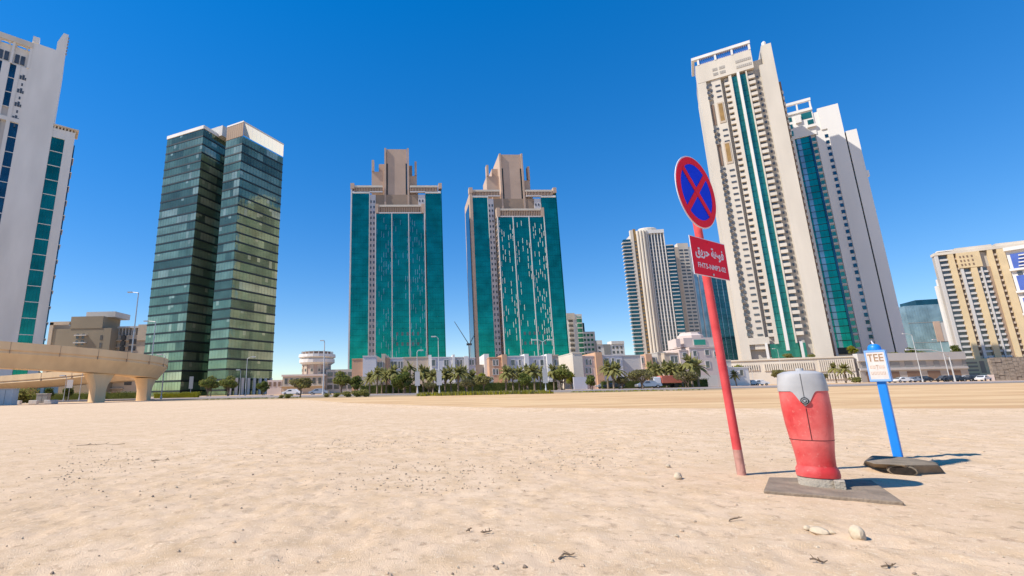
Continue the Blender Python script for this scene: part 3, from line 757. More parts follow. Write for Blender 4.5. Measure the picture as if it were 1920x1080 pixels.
# pair of striped towers (middle right)
def mid_towers():
    root = empty('striped_tower', (195, 446, 0), rad(-8), 'white vertically striped tower with gold edge, left of the red sign plate', 'tower')
    MB().box(6, 47, 1.5, 12, 0, 134).build('core', M['warmgrey'], root)
    MB().box(10, 40, 1.6, 26, 136, 150).build('core', M['pale'], root)
    n, F = 38, 3.6
    MB().box(.5, 7.4, .4, 5, 4, 143).build('balcony_glass', M['gt3'], root)
    o = MB().box(-.6, 7.6, -1.0, 5, 0, .85).build('balcony_slab', M['pale'], root, (0,0,6)); stack(o, n, F)
    MB().box(7.6, 10.4, -.6, 3, 0, 152).build('pier', M['cream'], root)
    MB().box(10.4, 13.0, -.3, 3, 0, 153).build('gold_pier', M['gold'], root)
    o = MB().box(10.8, 12.6, -.45, -.2, 0, 1.5).build('gold_window', M['gdark'], root, (0,0,6)); stack(o, n, F)
    for i, u in enumerate((13.2, 15.8, 18.4, 21.0)):
        q = MB(); q.loft([[(u+1.25+1.25*math.cos(k*.5236), .2-1.9*abs(math.sin(math.pi*(i+.5)/4))+1.25*math.sin(k*.5236), z) for k in range(12)] for z in (0, 150.5)]); q.build('rounded_pier', M['cream'], root)
    MB().box(23.8, 39.2, .6, 1.6, 0, 146).build('stripe_glass', M['gdark'], root)
    for i in range(6):
        MB().box(24+i*2.9, 24.7+i*2.9, -.5, .7, 0, 147.5).build('stripe_fin', M['white'], root)
        if i < 5:
            o = MB().box(24.95+i*2.9, 26.85+i*2.9, .2, .62, 0, .9).build('stripe_spandrel', M['grey'], root, (0,0,8)); stack(o, n-1, F)
    MB().box(13, 39.4, -.8, 12, 147.5, 151).build('head_band', M['white'], root)
    q = MB(); q.loft([[(26+9*s*math.cos(k*.4189), 6+5*s*math.sin(k*.4189), z) for k in range(15)] for z, s in ((151,1),(153.5,1),(154.6,.9))]); q.build('roof_drum', M['cream'], root)
    MB().box(40, 47.4, .6, 1.5, 0, 134).build('side_glass', M['gt3'], root)
    o = MB().box(40, 46.5, -.3, .7, 0, .9).build('side_slab', M['pale'], root, (0,0,8)); stack(o, 36, F)
    # second tower
    root = empty('striped_tower', (253.6, 463, 0), rad(-3), 'teal and grey tower standing behind the red sign plate', 'tower')
    MB().box(0, 56, 1.5, 28, 0, 134).build('core', M['gblue'], root)
    MB().box(.2, 4.5, -.4, 4, 0, 139).build('pier', M['beige'], root)
    MB().box(4.5, 15, -.2, 6, 0, 143).build('pier', M['cream'], root)
    o = MB().box(5.4, 9.2, -.35, -.15, 0, 1.7).build('window', M['gdark'], root, (0,0,5)); stack(o, 37, F)
    o = MB().box(10.4, 14.2, -.35, -.15, 0, 1.7).build('window', M['gdark'], root, (0,0,5)); stack(o, 37, F)
    MB().box(15.2, 31, .2, 1.6, 0, 139).build('grey_glass', M['gpale'], root)
    for i in range(4): MB().box(15.6+i*4.6, 16.6+i*4.6, -.2, .4, 0, 139).build('mullion', M['pale'], root)
    MB().box(30, 54, .4, 1.6, 0, 134).build('teal_glass', M['gt3'], root)
    o = MB().box(30, 54, .1, .5, 0, .35).build('floor_line', M['gblue'], root, (0,0,8)); stack(o, 34, 3.7)
    for i in range(3): MB().box(33+i*5, 33.5+i*5, 0, .5, 0, 134).build('mullion', M['gpale'], root)
mid_towers()
r, L = block('pale_green_block', 'low pale green glass block showing between teal tower and tallest tower', 'building', (268,402), (284,400), 52, 10, M['gtA'])

# bluish glass block between shaded tower and yellow flats
r, L = block('blue_glass_block', 'pale blue glass block with dark roof box left of the yellow flats', 'building', (340,330), (364,322), 52, 30, M['gpale'])
MB().box(8, 24.5, 2, 20, 52, 56).build('roof_box', M['gblue'], r)
MB().box(13.5, 17.0, -.5, .2, 26, 40).build('red_panel', M['tan'], r); MB().box(17, 26, -.3, .2, 26, 39).build('grey_panel', M['pale'], r)
for z in (39.4, 25.5, 14): MB().box(0, 24, -.15, .05, z, z+.4).build('ledge', M['grey'], r)
for i in range(9): MB().box(.3+i*1.5, .45+i*1.5, -.1, .05, 2, 51.5).build('mullion', M['gpale'], r)
MB().box(24.1, 26.5, 0, 20, 0, 53).build('side_wall', M['gblue'], r)

# yellow apartment block
def yellow():
    root = empty('yellow_apartment_block', (306.7, 272.6, 0), math.atan2(-17.1, 29.9), 'yellow apartment block with white and grey window columns at the right', 'building')
    MB().box(0, 46, 1.2, 5, 0, 73).build('core', M['warmgrey'], root)
    n, F, z0 = 20, 3.05, 11.8
    MB().box(-.4, 46, -.6, 5, 73.4, 75).build('cornice', M['cream'], root)
    MB().box(9, 24, 0, 6, 75, 76.6).build('roof_wall', M['cream'], root); MB().box(1.5, 8, .5, 3, 75.6, 76.2).build('roof_canopy', M['white'], root)
    MB().box(26, 38, 1, 6, 75, 76.8).build('roof_wall', M['cream'], root)
    for (a, b_) in ((5.1,7.5),(13.2,15.7),(21.4,23.5),(25.2,28.2),(31.5,34.5)):
        MB().box(a, b_, -.5, 1.3, 11.4, 73.4).build('yellow_pier', M['yellow'], root)
    for (a, b_, top) in ((-.2,1.0,73.4),(9.0,10.2,64.5),(17.2,17.8,64)):
        MB().box(a, b_, -.4, 1.3, 11.4, top).build('white_pier', M['pale'], root)
    MB().box(8.6, 18.2, -.7, 1.0, 64.2, 73.4).build('head_panel', M['yellow'], root)
    for u in (9.6, 11.0, 12.6, 14.4):
        o = MB().box(u, u+.6, -.85, -.65, 0, 1.2).build('head_window', M['brown'], root, (0,0,65.5)); stack(o, 3, 2.4)
    for (a, b_, m, top) in ((1.05,5.0,'gdark',20),(7.6,8.9,'brown',20),(10.3,13.1,'gdark',17),(15.8,17.1,'gdark',17),(17.9,20.0,'gdark',17),(23.6,25.1,'brown',20),(28.4,31.3,'brown',20)):
        s = MB().box(a, b_, .1, 1.3, 0, 1.15).build('balcony', M['pale'] if m == 'gdark' else M['beige'], root, (0,0,z0)); stack(s, top, F)
        g = MB().box(a+.2, b_-.2, .95, 1.25, 0, 1.8).build('window', M[m], root, (0,0,z0+1.2)); stack(g, top, F)
    MB().box(20.05, 21.35, .6, 1.25, 11, 64).build('dark_recess', M['tandark'], root)
    # podium with tall openings
    MB().box(-.5, 46, -3, 1, 0, 11.4).build('podium', M['yellow'], root)
    for i in range(6): MB().box(5.5+i*3.3, 7.4+i*3.3, -3.12, -2.95, 3.4, 10).build('podium_opening', M['tandark'], root)
    for i in range(4): MB().box(.3, 4.6, -3.12, -2.95, 2.4+i*2.1, 3.4+i*2.1).build('podium_slot', M['tandark'], root)
    # white wing behind on the left
    r2 = empty('white_side_block', (309.6, 277.6, 0), math.atan2(-17.1, 29.9), 'narrow white block leaning out behind the left edge of the yellow flats', 'building')
    MB().box(-.8, 4.2, 0, 3, 0, 56).build('wall', M['white'], r2); MB().box(.4, 4.2, .2, 3, 56, 60).build('stair_head', M['white'], r2)
    o = MB().box(1.4, 2.8, -.1, .1, 0, 2.6).build('window', M['gdark'], r2, (0,0,8)); stack(o, 12, 3.7)
yellow()

# building cut off by the right edge: white with blue louvred panels
def edge_building():
    root = empty('blue_panel_building', (166.8, 130.0, 0), rad(-54), 'white building at right edge with big blue panels and white fins', 'building')
    MB().box(0, 26, .6, 16, 0, 36.4).build('wall', M['white'], root)
    MB().box(-.3, 26, -.3, 2, 36.4, 37.4).build('coping', M['white'], root)
    for k in range(3):
        z = 31.2-k*6.4
        for j in range(4):
            u = .6+j*4.1
            MB().box(u, u+3.6, .4, .62, z, z+4.2).build('blue_panel', M['blueglass'], root)
            for i in range(4): MB().box(u+1.0+.15*i, u+3.6, .0, .42, z+.4+i*1.0, z+.7+i*1.0).build('white_louvre', M['white'], root)
        MB().box(-.2, 26, -.2, .65, z-.7, z-.1).build('ledge', M['white'], root)
        for i in range(6): MB().box(1+i*1.6, 1.9+i*1.6, .45, .65, z-2.0, z-.9).build('window', M['gdark'], root)
    for k in range(4):
        for i in range(6): MB().box(1+i*2.2, 2.2+i*2.2, .45, .65, 2+k*3.6, 4+k*3.6).build('window', M['gdark'], root)
edge_building()

# rough grey wall at the right edge, built from uneven panels
def rough_wall():
    root = empty('rough_stone_wall', (154.6, 130.5, 0), rad(-20), 'rough grey brown stone wall at the right edge below the yellow flats', 'wall')
    ms_ = mat('rough_stone', (.33,.27,.22), .95, .22, 1.6, bump=1.0, bscale=3)
    MB().box(0, 30, .25, 1.2, 0, 6.0).build('core', ms_, root)
    rr = random.Random(4); x = 0
    while x < 16:
        wd = rr.uniform(.7, 1.3); z = 0
        while z < 6.0:
            h = rr.uniform(.7, 1.5); h = min(h, 6.2-z)
            MB().box(.02, wd-.03, rr.uniform(-.12,.1), .3, .03, h-.03).build('stone', ms_, root, (x,0,z)); z += h
        x += wd
    MB().box(-1.2, -.2, -.2, .6, 0, 1.6).build('end_block', M['pink'], root)
rough_wall()

# tower crane, far away
root = empty('tower_crane', at(880, 665, 320)*1.0, 0, 'thin construction crane with raised jib between the teal towers', 'crane')
root.location.z = 0
MB().box(-.4,.4,-.4,.4,0,30).build('mast', M['pale'], root)
q = MB(); q.tube([(0,0,30),(-9.5,0,46)], [.28,.18], 4); q.build('jib', M['grey'], root)
MB().box(-1.6,2.4,-.6,.6,29.4,30.8).build('cab', M['grey'], root)

# ------------------------------------------------------------------ villas
def villa(label, Y, blocks, wins, depth=12, extra=None):
    xs = [at(b[0], 700, Y).x for b in blocks]
    root = empty('villa', (min(xs), Y, 0), 0, label, 'house', 'row of villas behind the palms')
    ox = root.location.x
    for i, (p0, p1, py, m, fo) in enumerate(blocks):
        x0, x1 = at(p0, py, Y).x-ox, at(p1, py, Y).x-ox; z1 = at((p0+p1)/2, py, Y).z
        MB().box(x0+.01, x1-.01, -fo, depth-.3*i, .1, z1).build('wall', M[m], root)
        if x1-x0 > 1.6: MB().box(x0-.04, x1+.04, -fo-.12, depth-.3*i+.1, z1, z1+.22).build('coping', M[m], root)
    for (p0, p1, y0, y1, fo) in wins:
        x0, x1 = at(p0, y0, Y).x-ox, at(p1, y0, Y).x-ox; zt, zb = at(p0, y0, Y).z, at(p0, y1, Y).z
        f_ = MB()
        f_.box(x0-.14, x1+.14, -fo-.1, -fo+.03, zb-.14, zb).box(x0-.14, x1+.14, -fo-.1, -fo+.03, zt, zt+.14)
        f_.box(x0-.14, x0, -fo-.1, -fo+.03, zb, zt).box(x1, x1+.14, -fo-.1, -fo+.03, zb, zt)
        if x1-x0 > .9: f_.box((x0+x1)/2-.05, (x0+x1)/2+.05, -fo-.08, -fo+.03, zb, zt)
        f = f_.build('window', M['pale'], root)
        MB().box(x0, x1, -fo-.02, -fo+.02, zb, zt).build('pane', M['gdark'], f)
    return root
villa('villa with plain salmon wall and large blank white block', 110,
      [(660,681,674,'salmon',0),(681,706,669,'lavender',.6),(706,718,678,'warmgrey',-.8)], [(707,716,679,688,-.8),(708,715,694,702,-.8)])
villa('beige villa with salmon strip and plain long wall behind the tall palm', 112,
      [(716,723,664,'beige',.8),(723,731,671,'salmon',.4),(731,757,672,'lavender',0),(757,803,671,'beige',.3),(803,809,666,'white',.9)],
      [(733,744,678,688,0),(747,750,678,690,0),(752,755,678,690,0),(733,738,697,706,0),(741,746,697,706,0)])
villa('white villa with two pairs of tall panes beside the bannered lamp post', 110,
      [(809,848,671,'lavender',0),(848,852.5,665,'white',.7)], [(810,816,675,686,0),(833,841,675,686,0),(812,817,694,706,0),(833,841,694,706,0)])
villa('grey villa with narrow twin panes and stepped white turrets', 114,
      [(853,870,671,'pale',0),(870,878,668,'white',.5),(878,891,672,'lavender',.2),(891,908,685,'beige',-1),(907,916,664,'white',.6)], [(857,860,675,686,0),(863,866,675,686,0),(880,883,675,684,.2),(885,888,675,684,.2)])
villa('wide white villa with salmon corner pier under the right teal tower', 109,
      [(917,940,671,'salmon',-.4),(940,949,665,'salmon',.8),(949,982,669,'lavender',0),(982,990,664,'white',.7),(990,1023,669,'lavender',0),(1023,1033,664,'white',.8),(1033,1046,667,'beige',.2)],
      [(925,928,675,685,-.4),(931,934,675,685,-.4),(925,928,692,702,-.4),(931,934,692,702,-.4),(958,965,675,685,0),(973,976,675,685,0),(1002,1005,675,685,0),(1013,1020,675,685,0),(1038,1042,675,685,.2),(958,965,691,700,0),(973,976,691,700,0),(1002,1006,691,700,0),(1012,1020,691,700,0)])
villa('pink villa with orange salmon corner tower and slit windows', 112,
      [(1072,1090,663,'cream',.5),(1090,1114,669,'pink',0),(1113.5,1126,661,'salmon',.9),(1126,1166,667,'lavender',0)],
      [(1098,1101,674,684,0),(1105,1108,674,684,0),(1098,1101,690,700,0),(1105,1108,690,700,0),(1134,1141,672,681,0),(1147,1151,672,681,0),(1156,1162,674,681,0)])
villa('grey flat roofed villa with salmon pier and dark gable in front', 113,
      [(1163,1202,667,'pale',-.5),(1202,1208,667,'pink',0),(1207.5,1219,664,'salmon',.8),(1219,1231,669,'pale',0),(1231,1246,662,'warmgrey',.4)],
      [(1203,1206,671,681,0),(1221,1228,671,680,0),(1222,1228,688,697,0)])
r = villa('large pale pink villa with stepped octagonal roof lantern', 111,
      [(1245,1272,663,'beige',0),(1271,1288,658,'pink',.5),(1287.5,1345,653,'pink',1.0)],
      [(1257,1270,668,680,0),(1278,1284,662,669,.5),(1295,1301,659,668,1),(1317,1324,657,666,1),(1334,1341,660,668,1),(1296,1302,678,690,1),(1318,1325,678,690,1)])
ox = r.location.x; cx_ = at(1314, 650, 111).x-ox
zt = at(1314, 650, 111).z
MB().box(cx_-3.6, cx_+3.6, .5, 8, zt, zt+2.2).build('upper_storey', M['pink'], r)
q = MB(); q.loft([[(cx_+2.9*s*math.cos(.3927+k*.7854), 4+2.9*s*math.sin(.3927+k*.7854), z) for k in range(8)] for z, s in ((zt+2.2,1),(zt+2.9,1),(zt+3.3,.8),(zt+3.7,.75))]); q.build('lantern', M['pink'], r)
f = MB().box(cx_-1.4, cx_+1.6, .35, .55, zt+.35, zt+1.8).build('window', M['pale'], r); MB().box(cx_-1.25, cx_+1.45, .32, .36, zt+.45, zt+1.7).build('pane', M['gtA'], f)
MB().box(cx_-5.6, cx_-4.6, .2, 2, zt, zt+2.0).build('chimney', M['pink'], r)
villa('low cream white house with dark panes right of the red pole', 116,
      [(1340,1375,676,'cream',-1),(1362,1400,690,'white',.5)], [(1384,1390,694,704,.5),(1350,1354,680,688,-1)])
# garden walls in front of the villas
for (p0, p1, py, Y, m, lab) in ((672,716,706,103,'beige','low beige garden wall below the salmon villa'),(890,925,707,104,'pale','grey garden wall with flat top behind the trimmed bush'),
                             (1075,1100,707,104,'lavender','white garden wall beside the large leafy tree'),(1290,1345,704,104,'cream','cream garden wall in front of the pink lantern villa')):
    x0, x1 = at(p0, py, Y).x, at(p1, py, Y).x
    r = MB().box(0, x1-x0, 0, .4, .1, at(p0, py, Y).z).build('garden_wall', M[m], None, (x0, Y, 0)); tag(r, lab, 'wall', 'garden walls of the villas')

# ------------------------------------------------------------------ viaduct
def viaduct():
    root = empty('viaduct', (-42, 60, 0), 0, 'sand coloured concrete viaduct curving out over the left edge on flared piers', 'bridge')
    o = root.location
    path = [(-150,8,7.8),(-80,33,6.6),(-62,42.5,6.3),(-52.5,50,6.0),(-46.8,56,5.7),(-43.2,61,5.4),(-41.3,65.4,5.1),(-41.6,69.3,4.8),(-45,73,4.5),(-51,75.6,4.1),(-60,78,3.6),(-72,80.5,3.2),(-90,82.5,2.8),(-120,84,2.4)]
    pts = [Vector(p[:3]) for p in path]
    # smooth with Catmull-Rom
    sm = []
    for i in range(len(pts)-1):
        p0, p1, p2, p3 = pts[max(i-1,0)], pts[i], pts[i+1], pts[min(i+2,len(pts)-1)]
        for k in range(5):
            t = k/5
            sm.append(.5*((2*p1)+(p2-p0)*t+(2*p0-5*p1+4*p2-p3)*t*t+(3*p1-p0-3*p2+p3)*t**3))
    sm.append(pts[-1])
    def section(kind, side=1):
        rings = []
        for i, p in enumerate(sm):
            t = (sm[min(i+1,len(sm)-1)]-sm[max(i-1,0)]); t.z = 0; t.normalize()
            nr = Vector((t.y, -t.x, 0))
            zs = p.z; dp = -1.75 if p.y < 71 else min(-1.05, -1.75+.7*(p.y-71)/6)
            if kind == 'deck': prof = [(-2.4,.2),(-2.5,-.15),(-1.4,dp),(1.4,dp),(2.5,-.15),(2.4,.2)]
            elif kind == 'parapet':
                prof = [(2.42*side,.2),(2.56*side,.2),(2.56*side,1.1),(2.34*side,1.1),(2.24*side,.2)]
                if side < 0: prof = prof[::-1]
            rings.append([p+nr*a+Vector((0,0,b)) - o for a, b in prof])
        return rings
    MB().loft(section('deck')).build('deck', M['concrete'], root, smooth=True)
    MB().loft(section('parapet', 1)).build('parapet', M['concrete'], root, smooth=True)
    MB().loft(section('parapet', -1)).build('parapet', M['concrete'], root, smooth=True)
    # expansion joint over the second pier
    # flared piers
    def pier(x, y, zt, rz):
        q = MB(); rings = []
        for z, a, b in ((0,.8,.7),(zt*.42,.8,.7),(zt*.62,.95,.75),(zt*.85,1.4,.85),(zt,1.7,.9)):
            rings.append([(-a,-b*.6,z),(-a*.8,-b,z),(a*.8,-b,z),(a,-b*.6,z),(a,b*.6,z),(a*.8,b,z),(-a*.8,b,z),(-a,b*.6,z)])
        q.loft(rings); q.build('pier', M['concrete'], root, Vector((x,y,0))-o, rz, smooth=True)
    pier(-55.0,48.1,4.4,rad(48)); pier(-42.9,61.2,3.6,rad(65)); pier(-41.1,68.2,3.15,rad(95)); pier(-53.5,76.0,2.75,rad(155)); pier(-68,79.8,2.25,rad(165)); pier(-88,82.4,1.75,rad(175))
    for k in range(3, len(sm)-12, 3):
        p = sm[k]; t = sm[k+1]-sm[k-1]
        MB().box(-.02,.02,-2.585,2.585,-.2,1.08).build('segment_joint', M['tandark'], root, p-o, math.atan2(t.y, t.x))
    for (x, y, z, a) in ((-42.6,62.9,5.25,68),(-54.6,48.3,6.05,48)):
        MB().box(-.05,.05,-2.60,2.60,-.5,.9).build('expansion_joint', M['darkframe'], root, Vector((x,y,z))-o, rad(a-90))

viaduct()

# ------------------------------------------------------------------ vegetation
def leaf_cloud(n, rx, ry, rz, size, seed, flat=False, clumps=9):
    r = np.random.default_rng(seed)
    c = r.normal(size=(clumps, 3)); c /= np.linalg.norm(c, axis=1)[:, None]; c *= r.uniform(.45, .8, (clumps, 1))
    q = MB()
    for i in range(n):
        k = r.integers(clumps)
        d = r.normal(size=3); d /= np.linalg.norm(d)
        p = c[k]*.8 + d*r.uniform(.28, .46)
        if flat: p[2] = np.clip(p[2], -.75, .55)
        p = p*np.array((rx, ry, rz))
        a = r.normal(size=3); a /= np.linalg.norm(a); b = np.cross(a, d); b /= (np.linalg.norm(b)+1e-6)
        s = size*r.uniform(.6, 1.3)
        v = [p-a*s*.5, p+b*s*.35, p+a*s*.5, p-b*s*.35]
        q.face(v, int(r.choice((0,0,1))))
    return q
def tree_proto(name, label, cat, group, trunk_h, rx, ry, rz, mats, n=900, size=.32, seed=1, flat=False, ntr=1, trunk_r=.13, clumps=9):
    root = empty(name, (0,0,-50), 0, label, cat, group)
    q = MB(); r = random.Random(seed)
    for i in range(ntr):
        x = (i-(ntr-1)/2)*.5; top = trunk_h+rz*.35
        q.tube([(x,0,0),(x+r.uniform(-.1,.1),r.uniform(-.1,.1),trunk_h*.6),(x*1.5+r.uniform(-.2,.2),r.uniform(-.1,.1),top)], [trunk_r,trunk_r*.8,trunk_r*.5], 7)
        for k in range(4):
            a = r.uniform(0,6.28); q.tube([(x,0,trunk_h*.75),(x+rx*.5*math.cos(a),ry*.5*math.sin(a),trunk_h+rz*.7)], [trunk_r*.5,trunk_r*.2], 5)
    q.build('trunk', M['bark'], root)
    leaf_cloud(n, rx, ry, rz, size, seed, flat, clumps).build('crown', mats, root, (0,0,trunk_h+rz*.8))
    return root
def palm_proto(h, seed, fl=1.7, nf=34, label='palm'):
    root = empty('palm_tree', (0,0,-50), 0, label, 'palm', 'date palms along the road')
    r = random.Random(seed)
    q = MB(); k = r.uniform(-.15,.15)
    q.tube([(0,0,0),(k*.5,0,h*.5),(k,0,h)], [.17,.13,.15], 8)
    q.build('trunk', M['palmbark'], root)
    q = MB()
    for i in range(nf):
        az = r.uniform(0,6.283); el = r.uniform(-.5,1.35); L = fl*r.uniform(.8,1.1)
        d = Vector((math.cos(az)*math.cos(el), math.sin(az)*math.cos(el), math.sin(el)))
        sd = Vector((-math.sin(az), math.cos(az), 0))
        pts = []
        for s in range(6):
            t = s/5; pts.append(Vector((k,0,h)) + d*L*t + Vector((0,0,-.55*L*t*t*max(.35,math.cos(el)))))
        for s in range(5):
            wA = .28*math.sin(math.pi*min(.98,(s/5)*.85+.12))*fl/1.7; wB = .28*math.sin(math.pi*min(.98,((s+1)/5)*.85+.12))*fl/1.7
            for sg in (-1, 1):
                dn = Vector((0,0,-.35))
                q.face([pts[s], pts[s+1], pts[s+1]+sd*sg*wB+dn*wB, pts[s]+sd*sg*wA+dn*wA], r.choice((0,0,1)))
    q.build('crown', [L_palm, L_olive], root)
    return root
PAL = [palm_proto(3.4, 1), palm_proto(3.0, 2, 1.8), palm_proto(4.6, 3, 1.6, 30)]
used = set()
def place(proto, px, Y, label, scale=1.0, rz=None, z=0.12):
    x = at(px, 735, Y).x
    rzv = random.uniform(0, 6.28) if rz is None else rz
    if id(proto) in used:
        o = dup_tree(proto, (x, Y, z), rzv, scale)
    else:
        used.add(id(proto)); o = proto; o.location = (x, Y, z); o.rotation_euler = (0,0,rzv); o.scale = (scale,)*3
    o['label'] = label; return o
# palms, left to right
for px, Y, k, sc, lab in (
    (693,90,1,.95,'palm left of the white blank villa block, beside dark round tree'),
    (707,88,0,1.0,'palm under the blank white villa block'),
    (724,91,1,1.05,'palm below the salmon strip of the beige villa'),
    (737,88,0,1.1,'thick palm below the double window of the beige villa'),
    (757,90,1,1.1,'palm left of the tallest palm, against the plain beige wall'),
    (769,92,2,1.0,'tallest palm standing out against the plain beige wall'),
    (794,90,0,1.1,'palm between two bannered lamp posts, right of the tallest palm'),
    (812,87,1,.95,'short palm just left of the tall bannered lamp post'),
    (846,90,0,1.05,'palm at the left end of the group before the grey villa'),
    (859,88,1,1.1,'pale trunk palm in front of narrow twin panes'),
    (873,91,0,1.0,'palm before the stepped white turrets'),
    (949,88,1,1.05,'palm at the foot of the salmon corner pier'),
    (963,90,0,.95,'palm below left windows of the wide white villa'),
    (1003,88,1,1.1,'pale trunk palm in the middle of the wide white villa'),
    (1014,91,0,.95,'palm left of the double armed lamp post'),
    (716,93,0,1.0,'palm half hidden between the two first palms of the beige villa'),
    (782,93,1,1.0,'palm right behind the shorter bannered lamp post'),
    (803,92,0,1.0,'palm left of the tall bannered lamp post, in front of white turret'),
    (835,89,1,1.0,'palm below the right window pair of the white villa'),
    (886,92,1,.95,'palm at the right end of the group before the grey villa'),
    (974,92,1,1.05,'palm below the narrow pane of the wide white villa'),
    (990,90,0,1.0,'palm before the white middle pier of the wide white villa'),
    (1040,93,0,1.05,'palm right of the double armed lamp post'),
    (1162,91,0,1.0,'palm left of the grey acacias, before the grey villa'),
    (1225,97,0,1.1,'palm right of the wide grey acacia'),
    (1282,97,1,1.1,'palm between red truck and pink lantern villa'),
    (1141,90,0,1.1,'palm in front of the orange salmon corner tower'),
    (1152,88,1,1.1,'palm right of the orange salmon tower'),
    (1238,95,1,1.1,'palm left of the red truck, before the dark gable'),
    (1252,96,0,1.1,'palm above the red truck'),
    (1268,95,1,1.15,'palm right of the red truck'),
    (1300,95,0,1.35,'taller palm at the left of the pink lantern villa'),
    (1312,97,1,1.3,'palm beside the taller palm of the pink lantern villa'),
    (1572,140,0,1.2,'small palm before the ribbed podium, left of the blue marker'),
    (1590,142,1,1.3,'spiky palm touching the blue marker box in front of podium'),
    (1383,112,1,.8,'small palm before the low white house')):
    place(PAL[k], px, Y, lab, sc*1.08)
FIC = tree_proto('ficus_tree', '', 'tree', 'round leafy trees along the road', 1.5, 2.3, 2.1, 1.7, [L_green, L_olive], 1500, .42, 3, ntr=3)
FIC2 = tree_proto('leafy_tree', '', 'tree', 'round leafy trees along the road', 1.2, 2.0, 1.9, 1.6, [L_dark, L_green], 1300, .40, 4, ntr=2)
FLAT = tree_proto('trimmed_tree', '', 'tree', 'trees trimmed flat like umbrellas', 1.1, 1.75, 1.6, .85, [L_olive, L_grey], 1300, .26, 6, True)
ACA = tree_proto('acacia_tree', '', 'tree', 'low grey acacias by the road', 1.0, 2.6, 2.2, 1.35, [L_grey, L_olive], 1600, .28, 8, True, ntr=2)
YEL = tree_proto('yellow_green_tree', '', 'tree', 'bright yellow green garden trees', 1.0, 1.5, 1.4, 1.3, [L_yel, L_green], 900, .32, 9)
BSH = tree_proto('bush', '', 'bush', 'low bushes at the edge of the sand', .05, .9, .8, .5, [L_olive, L_green], 900, .15, 10, True, trunk_r=.04)
place(FIC, 392, 98, 'left one of two round yellow green trees before the office tower', .95)
place(FIC, 428, 99, 'right one of two round yellow green trees before the office tower', .95)
place(FIC2, 494, 100, 'grey green bushy tree at the right foot of the office tower', .75)
place(FLAT, 563, 66, 'umbrella shaped tree with flat crown standing alone before the round building', 1.15, z=.0)
place(FIC, 640, 97, 'bright green round tree right of the round building', 1.05)
place(FIC2, 668, 96, 'dark round tree below the salmon villa wall', .9)
place(FIC2, 760, 84, 'dark leafy tree below the tallest palm', .95)
place(FIC2, 748, 86, 'leafy tree left of the dark one below the tallest palm', .8)
place(ACA, 806, 82, 'round trimmed bush tree between the bannered lamp posts', .62)
place(ACA, 876, 82, 'rounded grey bush tree left of the boxy trimmed one', .75)
place(FLAT, 908, 80, 'boxy trimmed tree with orange tinted leaves before grey garden wall', 1.15)
place(YEL, 902, 104, 'yellow green tree at left of the salmon villa wing', 1.25)
place(FIC2, 985, 86, 'leafy tree in the middle of the wide white villa', .8)
place(FIC, 1056, 92, 'large leafy tree right of the double armed lamp post', 1.1)
place(YEL, 1072, 106, 'bright yellow green tree behind the large leafy tree', 1.2)
place(FIC2, 1110, 84, 'small round green tree left of the orange salmon tower', .65)
place(ACA, 1168, 88, 'low grey tree left of the wide grey acacia', .75)
place(ACA, 1205, 84, 'wide grey acacia left of the red truck', 1.15)
place(ACA, 1290, 88, 'grey acacia right of the red truck', 1.0)
place(YEL, 1388, 125, 'yellow green tree at the left corner of the tallest tower', 1.7)
place(BSH, 45, 66, 'broad olive green bush beside the grey cabinet at the left edge', 2.7, z=0)
place(FIC2, 92, 84, 'dark shrub tree under the viaduct, left one', .55)
place(FIC2, 128, 84, 'dark shrub tree under the viaduct, beside the white pole', .6)
BUSHES = ((528,64,.6,'small bush left of the umbrella tree'),(542,62,.8,'low bush under the umbrella tree'),(614,64,.7,'bush right of the umbrella tree'),(632,63,.8,'low bush in the row under the bright round tree'),
          (650,62,1.0,'long low bush below the dark round tree'),(668,62,1.1,'low bush below the salmon villa wall'),(684,61,1.25,'largest of the low bushes, at the right end of their row'))
for px, Y, sc, lab in BUSHES: place(BSH, px, Y, lab, sc, z=0)
# plants on the podium terraces
for px, py, Y, P, sc, lab in ((1478,664,200,BSH,2.6,'bush on the podium edge under the green glass strips'),(1520,662,200,BSH,2.0,'bush on the podium at the foot of the blank slab'),
    (1598,660,200,YEL,1.4,'yellow green tree on the podium left of the blue marker'),(1655,660,202,BSH,2.4,'bush on the podium right of the blue marker'),(1675,660,203,BSH,2.4,'reddish hedge bush on the grey podium'),
    (1706,660,205,FIC2,.9,'dark tree on the grey podium at the foot of the shaded tower'),(1722,661,205,BSH,2.8,'wide bush on the grey podium below the blue glass block'),(1765,661,206,BSH,2.0,'bush near the right end of the grey podium'),(1792,662,215,FIC2,1.2,'dark tree at the right end of the grey podium')):
    o = place(P, px, Y, lab, sc); Y *= .895; p = at(px, py, Y); o.location = (p.x, Y, 9.3)
# foliage at the foot of the ribbed podium
for px, Y, P, sc, lab in ((1470,150,FLAT,1.9,'long trimmed hedge tree left of the red hydrant cover'),(1500,152,FLAT,1.7,'trimmed hedge tree right behind the hydrant cover top'),(1545,150,ACA,1.0,'bushy tree between hydrant cover and blue marker'),(1608,146,BSH,2.2,'green bush behind the blue marker box')):
    place(P, px, Y, lab, sc)
